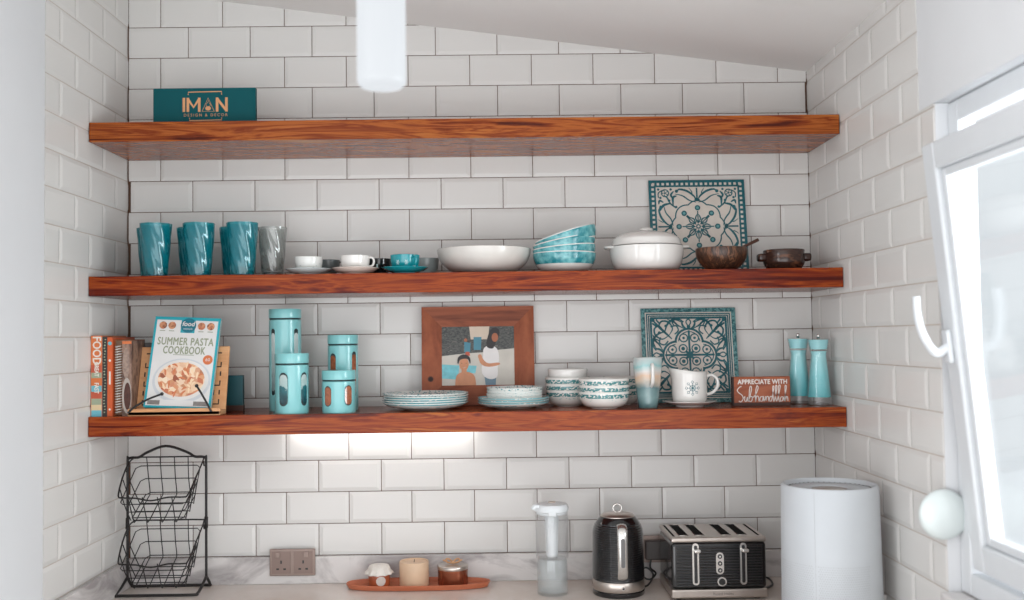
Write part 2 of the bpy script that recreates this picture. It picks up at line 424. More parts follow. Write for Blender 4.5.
FLOORM = wood('floor_wood', [(0.3, (196, 194, 192)), (0.7, (216, 214, 212))], sc=(6, 0.8, 6), rough=0.4, coat=0.2)
b = B(); b.box((-0.1, -2.05, -0.05), (2.6, 4.3, 0.1), FLOORM); struct(b.build('floor'))

# marble sill, upstands
MARB = marble('marble_upstand', (216, 212, 210), (164, 158, 158), 3.2)
b = B(); b.box((XR+0.035, (WY0+WY1)/2, 1.072), (0.105, WY0-WY1-0.004, 0.026), MARB, 0.004); struct(b.build('window_sill'))
b = B()
b.box(((XL+XR)/2, -0.010, 0.9425), (XR-XL-0.002, 0.019, 0.085), MARB, 0.002)
struct(b.build('trim_1'))
b = B(); b.box((XL+0.010, -0.31, 0.9425), (0.019, 0.58, 0.085), MARB, 0.002); struct(b.build('trim_2'))
b = B(); b.box((XR-0.010, -0.31, 0.9425), (0.019, 0.58, 0.085), MARB, 0.002); struct(b.build('trim_3'))

# window: fixed frame, sash tilted into the room on its bottom hinge
win = bpy.data.objects.new('window_1', None); COL.objects.link(win); win.location = (XR+0.032, (WY0+WY1)/2, WZ0+0.012); struct(win)
wl_, wh_ = WY0-WY1-0.002, WZ1-WZ0-0.016
def frame_ring(b, W, H, bw, t, x0, m, bev=0.004, zb=0.0):
    b.box((x0+t/2, W/2-bw/2, zb+H/2), (t, bw, H), m, bev); b.box((x0+t/2, -W/2+bw/2, zb+H/2), (t, bw, H), m, bev)
    b.box((x0+t/2, 0, zb+bw/2), (t, W-2*bw+0.002, bw), m, bev); b.box((x0+t/2, 0, zb+H-bw/2), (t, W-2*bw+0.002, bw), m, bev)
b = B(); frame_ring(b, wl_, wh_, 0.050, 0.042, 0.0, UPVC); b.build('window_frame', win)
SW, SH = wl_-0.075, 0.955
sash = B(); frame_ring(sash, SW, SH, 0.062, 0.055, 0.0, UPVC, 0.006)
frame_ring(sash, SW-0.124, SH-0.124, 0.02, 0.02, 0.012, UPVC, 0.004, 0.062)
so = sash.build('sash', win, loc=(0.008, 0, 0.058), rot=(0, math.radians(-5.3), 0))
b = B(); b.box((0.03, 0, SH/2), (0.006, SW-0.15, SH-0.15), glass('window_glass', (253, 255, 255), 0.0, 0.01)); b.build('glass_pane', so)
# handle on the stile towards the shelves, turned up
b = B(); b.box((-0.006, 0, 0), (0.012, 0.032, 0.075), UPVC, 0.005, 3)
b.tube(smooth([(-0.005, 0, 0.0), (-0.03, 0, -0.012), (-0.046, 0, 0.004), (-0.058, 0.002, 0.035), (-0.064, 0.003, 0.075), (-0.062, 0.003, 0.118)], 6),
       [0.011]*6+[0.0105]*6+[0.010]*6+[0.0095]*6+[0.009]*7, UPVC, 12)
b.build('handle', so, loc=(0, SW/2-0.031, 0.50))
# round white fitting on the wall at the edge of the window
t = thing('wall_fitting', 'round white dome fitting on the wall edge beside the window', 'wall light', (XR-0.010, -0.9725, 1.262))
DOME = mat('opal_dome', (204, 211, 210), 0.3, var=0.01)
b = B(); b.T = Matrix.Rotation(math.radians(90), 4, 'X'); b.lathe([(0.0, 0.0), (0.046, 0.0), (0.048, 0.006), (0.0, 0.006)], UPVC, 40); b.build('base', t)
b = B(); b.T = Matrix.Rotation(math.radians(90), 4, 'X')
b.lathe([(0.0, 0.0062)] + [(0.057*math.cos(math.radians(a)), 0.014+(0.018 if a > 0 else 0.007)*math.sin(math.radians(a))) for a in range(-80, 90, 10)] + [(0.0, 0.032)], DOME, 56)
b.build('dome', t)

# ------------------------------------------------------------------ worktop and base cabinets
WT = marble('marble_worktop', (214, 205, 198), (196, 178, 164), 2.2, 0.25, (0.4, 0.75))
b = B(); b.box(((XL+XR)/2, -0.3125, 0.88), (XR-XL-0.004, 0.621, 0.04), WT, 0.004)
b.box((0.7025, -1.26, 0.88), (0.596, 1.27, 0.04), WT, 0.004)
tag(b.build('worktop'), 'pale veined marble worktop along the tiled wall', 'worktop')
CAB = mat('cabinet_paint', (222, 222, 220), 0.4, var=0.01)
t0 = None
cw = (XR-XL-0.008)/4
for i in range(4):
    loc = (XL+0.004+cw*(i+0.5), -0.30, 0.0)
    lab = 'white base cabinet under the worktop, %s' % ('leftmost of four', 'second from the left wall', 'third from the left wall', 'nearest the window wall')[i]
    if t0 is None:
        t0 = thing('base_cabinet', lab, 'cabinet', loc, group='base cabinets under the worktop')
        b = B(); b.box((0, 0, 0.475), (cw-0.002, 0.56, 0.77), CAB, 0.002); b.box((0, 0.03, 0.045), (cw-0.002, 0.48, 0.09), CAB); b.build('body', t0)
        for s_ in (-1, 1):
            b = B(); b.box((s_*cw/4, -0.291, 0.475), (cw/2-0.005, 0.02, 0.74), CAB, 0.003); d = b.build('door', t0)
            b = B(); b.tube([(s_*0.03, -0.301, 0.66), (s_*0.03, -0.325, 0.66), (s_*0.03, -0.325, 0.78), (s_*0.03, -0.301, 0.78)], 0.005, SILVER); b.build('handle', d)
    else: dup(t0, loc, lab)
for i in range(2):
    o = dup(t0, (0.715, -0.925-i*0.575, 0.0), 'white base cabinet below the window, %s' % ('nearest the corner', 'farthest from the corner')[i], rotz=-PI/2, group='base cabinets below the window')

# ------------------------------------------------------------------ the three shelves
def shelf(z, stops, label, off, sc, dist=1.6):
    m = wood('shelf_wood', stops, sc=sc, off=off, dist=dist)
    b = B(); b.box((0, 0, -ST/2), (XR-XL-0.004, SD-0.002, ST), m, 0.0015)
    o = b.build('floating_shelf', loc=((XL+XR)/2, -SD/2-0.001, z)); tag(o, label, 'shelf', 'floating wooden shelves'); return o
shelf(S1, [(0.34, (72, 23, 8)), (0.42, (122, 50, 18)), (0.48, (165, 90, 38)), (0.55, (114, 44, 17)), (0.60, (161, 88, 38)), (0.70, (179, 113, 53))],
      'topmost floating wooden shelf with bold swirling grain, holding the teal sign', 3.1, (0.9, 5, 15), 2.2)
shelf(S2, [(0.36, (71, 15, 5)), (0.44, (108, 33, 10)), (0.52, (149, 66, 21)), (0.58, (114, 35, 11)), (0.66, (161, 80, 30))],
      'middle floating reddish wooden shelf holding glasses, cups and serving bowls', 8.4, (1.3, 7, 22))
shelf(S3, [(0.36, (81, 21, 7)), (0.44, (122, 43, 14)), (0.52, (153, 71, 25)), (0.59, (120, 41, 14)), (0.68, (166, 90, 36))],
      'lowest floating wooden shelf holding cookbooks, canisters and plates', 14.2, (1.3, 7, 18))

# LED strip under the lowest shelf
t = thing('light_bar', 'slim white light bar lit under the lowest shelf', 'light', (-0.389, -0.036, S3-ST))
b = B(); b.box((0, 0, -0.004), (0.60, 0.026, 0.008), UPVC, 0.001); b.build('housing', t)
b = B(); b.box((0, 0, -0.0105), (0.585, 0.020, 0.005), emis('led_diffuser', (255, 252, 248), 10.0), 0.001); b.build('diffuser', t)

# pendant lamp
px_, py_ = -0.2094, -1.50
t = thing('pendant_lamp', 'glowing white cylinder pendant lamp hanging from the ceiling', 'lamp', (px_, py_, 2.120))
b = B(); b.lathe([(0.0, 0.004), (0.020, 0.001), (0.036, 0.003), (0.0425, 0.010), (0.0436, 0.016), (0.0436, 0.285), (0.040, 0.300), (0.0, 0.302)], emis('lamp_glow', (231, 236, 241), 0.84, 60), 48)
b.build('lamp_shade', t)
b = B(); b.lathe([(0, 0.3005), (0.030, 0.3005), (0.030, 0.33), (0.012, 0.345), (0, 0.345)], SILVER, 32); b.build('cap', t)
cz = ceil_z(px_)-2.120
b = B(); b.tube([(0, 0, 0.340), (0, 0, cz-0.02)], 0.003, UPVC); b.build('cord', t)
b = B(); b.lathe([(0, cz-0.035), (0.05, cz-0.03), (0.05, cz-0.004), (0, cz-0.004)], UPVC, 32); b.build('ceiling_rose', t)

# ------------------------------------------------------------------ top shelf: teal sign box
TEALB = mat('teal_card', (0, 78, 84), 0.6, var=0.05, scale=4, spec=0.2)
COPPER = mat('copper_foil', (205, 148, 102), 0.4, var=0.08)
b = B(); Wd, Hh = 0.3065, 0.1150
b.box((0, 0.01, Hh/2), (Wd, 0.02, Hh), TEALB, 0.001)
sg = b
y_ = -0.0003
def iman_text():
    a, c, w_ = 0.0425, 0.0855, 0.0078
    sg.ribbon([(-0.0610, a), (-0.0610, c)], w_, COPPER, y_-0.0003)
    sg.ribbon([(-0.0490, a), (-0.0490, c)], w_, COPPER, y_-0.0003); sg.ribbon([(-0.0150, a), (-0.0150, c)], w_, COPPER, y_-0.0003)
    sg.ribbon([(-0.0500, c-0.002), (-0.0320, a+0.014), (-0.0140, c-0.002)], w_*0.95, COPPER, y_-0.0004)
    sg.ribbon([(0.0385, a), (0.0385, c)], w_, COPPER, y_-0.0003); sg.ribbon([(0.0665, a), (0.0665, c)], w_, COPPER, y_-0.0003)
    sg.ribbon([(0.0385, c-0.003), (0.0665, a+0.003)], w_*0.95, COPPER, y_-0.0004)
    sg.ribbon([(0.0115, 0.0845), (-0.0065, 0.0435), (0.0300, 0.0435)], 0.0020, COPPER, y_-0.0003, closed=True)
    sg.disc((0.0115, 0.053), 0.0085, COPPER, y_, 20, 0.0065)
    sg.ribbon(smooth([(0.0075, 0.058), (0.006, 0.066), (0.0115, 0.072), (0.0125, 0.078)]), 0.001, COPPER, y_-0.0003)
    sg.ribbon(smooth([(0.0155, 0.058), (0.0185, 0.064), (0.0145, 0.070)]), 0.001, COPPER, y_-0.0003)
    sg.text('DESIGN & DECOR', 0.0120, COPPER, 0.004, 0.0325, y_, 'CENTER', spacing=1.45)
    for s_, zz, h in ((1, 0.1025, -1), (-1, 0.0165, 1)):
        sg.ribbon([(-0.048+(0.004 if s_ < 0 else 0), zz+h*0.0085), (-0.048+(0.004 if s_ < 0 else 0), zz), (0.052, zz+0.0012), (0.052, zz+h*0.0085)], 0.0028, COPPER, y_-0.0003)
iman_text()
tag(b.build('sign', loc=(-0.8890, -0.255, S1)), 'teal sign with copper lettering on the topmost shelf', 'sign')

# ------------------------------------------------------------------ middle shelf
# twisted tumblers
TG = glass('teal_glass', (140, 210, 216), 0.05, 0.30, 0.10, (20, 160, 174))
TGD = glass('teal_glass_base', (40, 130, 140), 0.1, 0.6, 0.08, (6, 84, 94))
GG = glass('smoke_glass', (232, 233, 231), 0.1, 0.22, 0.08, (180, 184, 182))
GGD = glass('smoke_glass_base', (110, 112, 112), 0.2, 0.4, 0.08, (80, 84, 84))
def tumbler(label, gm, gb, loc, rz=0.0):
    t = thing('tumbler', label, 'glass', loc, rz, 'twisted glass tumblers on the middle shelf')
    H = 0.159; n = 84; vs = []; fs = []
    prof = []
    for j in range(15):
        z = 0.006+(H-0.006)*j/14; prof.append((0.0335+(0.0465-0.0335)*(j/14)**0.85, z))
    inner = [(r-0.0028, z) for r, z in reversed(prof) if z > 0.018]
    full = [(0.0, 0.0), (0.031, 0.0), (0.0335, 0.003)] + prof + inner + [(0.0, 0.017)]
    def mod(a, z): 
        if z < 0.004: return 1
        return 1 + 0.065*abs(math.sin(4.5*(a + z*9.0))) - 0.045
    b = B(); b.lathe(full, gm, n, mod=mod, smooth=True); b.build('glass_body', t, sharp=20)
    b = B(); b.lathe([(0, 0.0032), (0.0300, 0.0032), (0.0305, 0.0155), (0, 0.0155)], gb, 32); b.build('thick_base', t, label='darker thick glass base')
    return t
gl = tumbler('teal twisted tumbler in front, nearest the left wall', TG, TGD, (-1.0345, -0.255, S2))
dup(gl, (-1.087, -0.130, S2), 'teal twisted tumbler behind the leftmost front tumbler', 0.4)
dup(gl, (-0.9055, -0.255, S2), 'teal twisted tumbler in front, second from the left wall', 0.9)
dup(gl, (-0.963, -0.130, S2), 'teal twisted tumbler half hidden behind the second front tumbler', 1.7)
dup(gl, (-0.7755, -0.255, S2), 'teal twisted tumbler in front, beside the smoky grey tumbler', 2.3)
dup(gl, (-0.831, -0.130, S2), 'teal twisted tumbler half hidden behind the third front tumbler', 2.9)
g2 = tumbler('smoky grey twisted tumbler right of the teal tumblers', GG, GGD, (-0.7055, -0.170, S2), 0.5)
g2.scale = (0.94, 0.94, 0.965)

# espresso cups on saucers
def ring_handle(b, m, r, z0, z1, out, th, a=0.0, wd=None):
    pts = [(r-0.003, z1), (r+out*0.6, z1+0.001), (r+out, (z0+z1)/2+0.005), (r+out*0.75, z0+0.004), (r-0.004, z0)]
    P = [(x*math.cos(a), x*math.sin(a), z) for x, z in smooth(pts, 6)]
    b.tube(P, th, m, 10)
def cup_prof(r, h, foot, t=0.003):
    o = [(0, 0.001), (foot, 0.0), (foot, 0.003), (foot+(r-foot)*0.55, 0.006+h*0.12), (r*0.94, h*0.38), (r*0.985, h*0.7), (r, h)]
    return o + [(r-t*0.5, h+0.001), (r-t, h), (r*0.98-t, h*0.7), (r*0.92-t, h*0.38), (foot*0.9, 0.006+h*0.1), (0, 0.007)]
def saucer_prof(r, h, t=0.0028):
    return [(0, 0.001), (r*0.5, 0), (r*0.52, 0.004), (r*0.8, h*0.5), (r, h-0.001), (r, h), (r*0.96, h+0.0006), (r*0.78, h*0.6+t), (r*0.62, 0.0052+t), (0, 0.0052+t)]
def espresso(loc, label, slabel, cm, sm, rc, hc, rs, hs, ha=0.0, handle=0.017, decor=None, group=None):
    if rs:
        b = B(); b.lathe(saucer_prof(rs, hs), sm, 48)
        tag(b.build('saucer', loc=loc, sharp=50), slabel, 'saucer', 'saucers on the middle shelf')
        z = loc[2]+0.0085
    else: z = loc[2]
    t = thing('espresso_cup', label, 'cup', (loc[0], loc[1], z), 0, 'espresso cups on the middle shelf')
    b = B(); b.lathe(cup_prof(rc, hc, rc*0.62), cm, 40)
    if decor: decor(b, rc, hc)
    b.build('body', t, sharp=50)
    b = B(); ring_handle(b, cm, rc*0.97, hc*0.3, hc*0.85, handle, 0.0032, ha); b.build('handle', t)
    return t
def wrapcyl(r):
    return lambda p: ((r - p[1])*math.sin(p[0]/r), -(r - p[1])*math.cos(p[0]/r), p[2])
WCUP = banded('white_cup_glaze', (220, 220, 216), [(0.010, 0.028, (176, 184, 184), 0.22)], scale=(35, 35, 50))
TCUP = mat('teal_cup_glaze', (14, 142, 152), 0.2, var=0.06, coat=0.5)
BCUP = mat('black_cup_glaze', (20, 20, 22), 0.2, var=0.1, coat=0.5)
GCUP = mat('grey_cup_glaze', (92, 98, 98), 0.3, var=0.1, coat=0.3)
LCUP = mat('greyblue_cup_glaze', (150, 160, 160), 0.3, var=0.05, coat=0.3)
SA = mat('pale_saucer_glaze', (205, 214, 214), 0.2, var=0.03, coat=0.4)
SB = mat('cream_saucer_glaze', (222, 208, 198), 0.2, var=0.03, coat=0.4)
DCC = mat('white_cup_print', (196, 222, 222), 0.3)
def lid_leafs(b, r, h):
    for c0 in (-0.42, 0.18):
        for a in range(0, 360, 60):
            x0 = c0*r; z0 = h*0.52; pts = [(x0+0.006*math.cos(math.radians(a))*q, z0+0.0075*math.sin(math.radians(a))*q) for q in (0.15, 0.6, 1.1)]
            b.ribbon(pts, 0.0022, DCC, 0.0005, wrap=wrapcyl(r*0.992), taper=True)
def wmark(b, r, h):
    b.ribbon([(0.0, h*0.35), (0.0, h*0.65)], 0.005, DCC, 0.0005, wrap=wrapcyl(r*0.992))
espresso((-0.581, -0.240, S2), 'white espresso cup with faint grey pattern, next to the grey tumbler', 'pale blue-white saucer under the leftmost espresso cup', WCUP, SA, 0.0415, 0.046, 0.069, 0.0195, ha=2.3)
espresso((-0.440, -0.250, S2), 'plain white espresso cup with a ring handle on its right', 'cream saucer under the plain white espresso cup', GLAZE, SB, 0.0440, 0.048, 0.070, 0.0200, ha=-0.25)
espresso((-0.291, -0.250, S2), 'teal espresso cup with white leaf print', 'teal saucer under the teal espresso cup', TCUP, TCUP, 0.0440, 0.048, 0.070, 0.0200, ha=-0.9, decor=lid_leafs)
espresso((-0.549, -0.090, S2), 'dark grey espresso cup behind the two white cups', 'dark saucer behind the two white espresso cups', GCUP, BCUP, 0.037, 0.048, 0.060, 0.010, ha=0.0, handle=0.022)
espresso((-0.390, -0.085, S2), 'black espresso cup between the white and the teal cup', 'black saucer behind the white and teal cups', BCUP, BCUP, 0.041, 0.050, 0.070, 0.010, ha=1.5, decor=wmark)
espresso((-0.240, -0.085, S2), 'grey-blue espresso cup behind the teal cup beside the serving bowl', 'pale saucer behind the teal cup, beside the serving bowl', LCUP, SA, 0.040, 0.050, 0.066, 0.010, ha=1.5)

# large white serving bowl
def bowl_prof(r, h, foot, t=0.0035, fh=0.004, belly=0.5):
    o = [(0, 0.002), (foot*0.92, 0.0), (foot, 0.0), (foot, fh)]
    N_ = 12
    for i in range(1, N_+1):
        a = i/N_; rr = foot + (r-foot)*math.sin(a*PI/2)**(0.62+belly*0.5); zz = fh + (h-fh)*(a**1.55); o.append((rr, zz))
    inn = [(rr-t, zz) for rr, zz in reversed(o[4:])]; 
    return o + [(r-t*0.4, h+0.0012)] + inn + [(foot*0.7, fh+0.003), (0, fh+0.0025)]
b = B(); b.lathe(bowl_prof(0.1445, 0.078, 0.066, 0.005, 0.003), mat('serving_bowl_glaze', (208, 203, 197), 0.25, var=0.05, scale=14, coat=0.3), 64)
tag(b.build('serving_bowl', loc=(-0.0555, -0.165, S2), sharp=60), 'large wide white serving bowl, empty, left of the teal bowls', 'bowl')

# stack of four teal and white bowls, upper ones tilted
TB = zramp('teal_bowl_glaze', [(0.0, (222, 220, 216)), (0.395, (222, 220, 216)), (0.405, (40, 132, 142)), (0.55, (92, 176, 182)), (0.7, (44, 140, 150)), (0.85, (104, 184, 188)), (0.94, (60, 150, 158)), (0.955, (215, 225, 224)), (1.0, (215, 225, 224))], 0.0, 0.062, noise=0.0)
def tb_mat():
    m, nt, p = newmat('teal_bowl_glaze'); N = nt.nodes; L = nt.links
    tc = N.new('ShaderNodeTexCoord'); sx = N.new('ShaderNodeSeparateXYZ'); L.new(tc.outputs['Object'], sx.inputs[0])
    n = N.new('ShaderNodeTexNoise'); n.inputs['Scale'].default_value = 38; n.inputs['Detail'].default_value = 3; L.new(tc.outputs['Object'], n.inputs['Vector'])
    r = N.new('ShaderNodeValToRGB'); e = r.color_ramp.elements; e[0].position = 0.38; e[0].color = lin((36, 128, 138)); e[1].position = 0.62; e[1].color = lin((120, 190, 194))
    L.new(n.outputs['Fac'], r.inputs[0]); src = r.outputs[0]
    for op, thr in (('LESS_THAN', 0.026), ('GREATER_THAN', 0.0595)):
        a = N.new('ShaderNodeMath'); a.operation = op; L.new(sx.outputs['Z'], a.inputs[0]); a.inputs[1].default_value = thr
        mx = N.new('ShaderNodeMix'); mx.data_type = 'RGBA'; L.new(a.outputs[0], mx.inputs[0]); L.new(src, mx.inputs[6]); mx.inputs[7].default_value = lin((220, 220, 216)); src = mx.outputs[2]
    L.new(src, p.inputs['Base Color']); p.inputs['Roughness'].default_value = 0.18; p.inputs['Coat Weight'].default_value = 0.5
    return m
TB = tb_mat()
b = B(); b.lathe(bowl_prof(0.097, 0.0615, 0.052, 0.003, 0.004, 0.15), TB, 56)
bw0 = b.build('small_bowl', loc=(0.191, -0.185, S2+0.0005), sharp=60)
tag(bw0, 'bottom bowl of the leaning teal stack, its white foot on the shelf', 'bowl', 'stack of teal bowls on the middle shelf')
for i, (dx, dz, ry, lab) in enumerate([(0.004, 0.0195, -5.0, 'second bowl from the bottom of the leaning teal stack'),
                                       (0.010, 0.0420, -11.0, 'third bowl from the bottom of the leaning teal stack'),
                                       (0.020, 0.0640, -17.0, 'topmost and most tilted bowl of the teal stack')]):
    dup(bw0, (0.191+dx, -0.185, S2+dz), lab, rot=(0, math.radians(ry), 0))

# white casserole with lid
t = thing('casserole_dish', 'white lidded casserole dish in front of the patterned tile, next to teal bowls', 'casserole', (0.4435, -0.185, S2))
b = B(); b.lathe(bowl_prof(0.113, 0.078, 0.078, 0.005, 0.004, -0.1), GLAZE, 64); b.build('body', t, sharp=60)
for s_ in (-1, 1):
    b = B(); pts = [(s_*0.100, -0.038, 0.0755), (s_*0.122, -0.022, 0.077), (s_*0.127, 0, 0.077), (s_*0.122, 0.022, 0.077), (s_*0.100, 0.038, 0.0755)]
    b.tube(smooth(pts, 5), 0.0042, GLAZE, 10); b.build('handle', t)
b = B()
b.lathe([(0.104, 0.0800), (0.110, 0.0815), (0.1075, 0.085), (0.104, 0.090), (0.1035, 0.098), (0.100, 0.1035), (0.088, 0.113), (0.066, 0.121), (0.035, 0.126), (0.02, 0.1275), (0, 0.128), (0, 0.124), (0.035, 0.122), (0.066, 0.117), (0.086, 0.109), (0.098, 0.098), (0.100, 0.084)], GLAZE, 64)
ld = b.build('lid', t, sharp=60)
b = B(); b.lathe([(0, 0.1275), (0.020, 0.1280), (0.021, 0.133), (0.017, 0.1365), (0, 0.1375)], GLAZE, 32); b.build('knob', ld)

# coconut bowl with spoon
COCO = speckle('coconut_shell', [(52, 34, 26), (84, 56, 42), (44, 30, 24), (124, 84, 60), (66, 46, 36)], 26, 0.32, (3, 3, 0.8), 'noise')
b = B(); prof = [(0.0, 0.0), (0.034, 0.0), (0.042, 0.003), (0.055, 0.012), (0.069, 0.028), (0.0765, 0.045), (0.0785, 0.060), (0.0775, 0.069), (0.0750, 0.070), (0.0740, 0.060), (0.072, 0.045), (0.064, 0.030), (0.050, 0.015), (0.030, 0.007), (0, 0.006)]
b.lathe(prof, COCO, 56); tag(b.build('coconut_bowl', loc=(0.667, -0.215, S2), sharp=60), 'dark brown coconut shell bowl with a wooden spoon in it', 'bowl')
b = B(); SPW = mat('dark_spoon_wood', (78, 48, 36), 0.5, var=0.15)
b.tube([(-0.040, 0, -0.012), (0.0, 0, 0.004), (0.05, 0, 0.028), (0.095, 0, 0.049)], [0.0035, 0.0035, 0.0042, 0.005], SPW, 10)
b.T = Matrix.Translation((-0.048, 0, -0.017)) @ Matrix.Rotation(math.radians(-24), 4, 'Y') @ Matrix.Diagonal((1.0, 0.75, 0.25, 1))
b.lathe([(0, -0.016), (0.010, -0.013), (0.017, -0.004), (0.018, 0.004), (0.013, 0.007), (0, 0.003)], SPW, 20)
tag(b.build('spoon', loc=(0.683, -0.215, S2+0.0445), rot=(0, 0, -0.15)), 'dark wooden spoon leaning in the coconut bowl', 'spoon')

# small brown stoneware dish with lugs
BR = speckle('brown_stoneware', [(46, 30, 26), (66, 44, 36), (52, 34, 28), (110, 72, 52)], 22, 0.18, (1, 1, 2.2), 'noise')
t = thing('stoneware_dish', 'small glossy dark brown stoneware dish with side lugs, next to the right wall', 'dish', (0.8595, -0.205, S2))
b = B(); b.lathe([(0, 0.0), (0.046, 0.0), (0.052, 0.006), (0.0585, 0.016), (0.0620, 0.024), (0.0615, 0.036), (0.0600, 0.048), (0.0620, 0.060), (0.0600, 0.0625), (0.0560, 0.058), (0.055, 0.024), (0.046, 0.008), (0, 0.006)], BR, 56); b.build('body', t, sharp=50)
for s_ in (-1, 1):
    b = B(); b.box((s_*0.068, 0, 0.040), (0.026, 0.036, 0.024), BR, 0.007, 3, smooth=True); b.build('lug', t)

# ------------------------------------------------------------------ the two patterned tiles
def mirror4(f):
    for sx in (1, -1):
        for sz in (1, -1): f(sx, sz)
def art_tile_checker(b, S):
    h = S/2
    def R(pts, w_, m=TEALP, y=-0.0006, closed=False, taper=False): b.ribbon([(x*h, h+z*h) for x, z in pts], (w_ if w_ > 0.04 else w_*1.5)*h, m, y, closed, taper=taper)
    def D(c, r, m=TEALP, y=-0.0004): b.disc((c[0]*h, h+c[1]*h), r*h, m, y, 14)
    b.box((0, 0.005, h), (S, 0.010, S), CREAM, 0.001)
    DK = TEALP
    # border of little light squares in dark teal
    for s_ in (-1, 1):
        R([(-1, 0.925*s_), (1, 0.925*s_)], 0.15, DK, -0.0004); R([(0.925*s_, -1), (0.925*s_, 1)], 0.15, DK, -0.0005)
    n = 19
    for i in range(n):
        q = -0.9 + 1.8*i/(n-1)
        for s_ in (-1, 1):
            for (x, z) in ((q, 0.915*s_), (0.915*s_, q)):
                b.poly([((x-0.026)*h, h+(z-0.026)*h), ((x+0.026)*h, h+(z-0.026)*h), ((x+0.026)*h, h+(z+0.026)*h), ((x-0.026)*h, h+(z+0.026)*h)], CREAM, -0.0007, 0.0002)
    # eight lobed medallion
    lob = []
    for i in range(97):
        a = 2*PI*i/96; r = 0.50 + 0.055*abs(math.cos(4*a)) ; lob.append((r*math.cos(a), r*math.sin(a)))
    R(lob[:-1], 0.018, closed=True)
    for i in range(8):
        a = i*PI/4; ca, sa = math.cos(a), math.sin(a)
        P = lambda r, o: (r*ca-o*sa, r*sa+o*ca)
        R([P(0.07, 0), P(0.33, 0)], 0.016)
        c = P(0.40, 0); D(c, 0.058); b.disc((c[0]*h, h+c[1]*h), 0.030*h, mat('mid_teal_print', (96, 150, 152), 0.4), -0.0009, 12)
        for s_ in (-1, 1):
            R(smooth([P(0.09, 0), P(0.17, 0.050*s_), P(0.26, 0.018*s_)], 5), 0.02, taper=True)
        R(smooth([P(0.06, 0.0), P(0.12, 0.03), P(0.06, 0.06)], 4), 0.012)
        if i % 2:
            R([P(0.24, 0), P(0.33, 0)], 0.05)
    D((0, 0), 0.05)
    b.disc((0, h), 0.025*h, CREAM, -0.0009, 12)
    # tips on the axes and large curled leaves
    for i in range(4):
        a = i*PI/2; ca, sa = math.cos(a), math.sin(a)
        P = lambda r, o: (r*ca-o*sa, r*sa+o*ca)
        R([P(0.54, 0), P(0.83, 0)], 0.022)
        R([P(0.56, -0.05), P(0.60, 0.05)], 0.05)
        for s_ in (-1, 1):
            R(smooth([P(0.58, 0.02*s_), P(0.66, 0.07*s_), P(0.76, 0.20*s_), P(0.80, 0.36*s_), P(0.74, 0.42*s_)], 6), 0.030, taper=True)
            R(smooth([P(0.52, 0.02*s_), P(0.56, 0.16*s_), P(0.66, 0.30*s_), P(0.70, 0.46*s_)], 6), 0.020, taper=True)
            D(P(0.76, 0.42*s_), 0.035)
            R(smooth([P(0.68, 0.12*s_), P(0.74, 0.10*s_), P(0.83, 0.16*s_)], 5), 0.014, taper=True)
    # corner sprays
    def corner(sx, sz):
        def Q(u, v): return (sx*u, sz*v)
        for r in (0.075,):
            R([Q(0.66+r*math.cos(q), 0.72+r*math.sin(q)) for q in [i*PI/8 for i in range(16)]], 0.016, closed=True)
        for q in range(5):
            a = q*2*PI/5; R([Q(0.66+0.03*math.cos(a), 0.72+0.03*math.sin(a)), Q(0.66+0.07*math.cos(a), 0.72+0.07*math.sin(a))], 0.014)
        D(Q(0.66, 0.72), 0.022)
        R(smooth([Q(0.44, 0.40), Q(0.56, 0.50), Q(0.62, 0.62), Q(0.66, 0.65)], 5), 0.022)
        R(smooth([Q(0.50, 0.46), Q(0.50, 0.62), Q(0.42, 0.66)], 5), 0.05, taper=True)
        R(smooth([Q(0.54, 0.50), Q(0.70, 0.46), Q(0.78, 0.34)], 5), 0.05, taper=True)
        R(smooth([Q(0.50, 0.60), Q(0.54, 0.68), Q(0.48, 0.76)], 5), 0.03, taper=True)
        R(smooth([Q(0.70, 0.52), Q(0.78, 0.56), Q(0.80, 0.48)], 5), 0.03, taper=True)
        for u, v in ((0.44, 0.42), (0.58, 0.56), (0.76, 0.62), (0.54, 0.80), (0.80, 0.80)): D(Q(u, v), 0.026)
        R(smooth([Q(0.72, 0.78), Q(0.80, 0.72), Q(0.80, 0.62)], 5), 0.016)
    mirror4(corner)
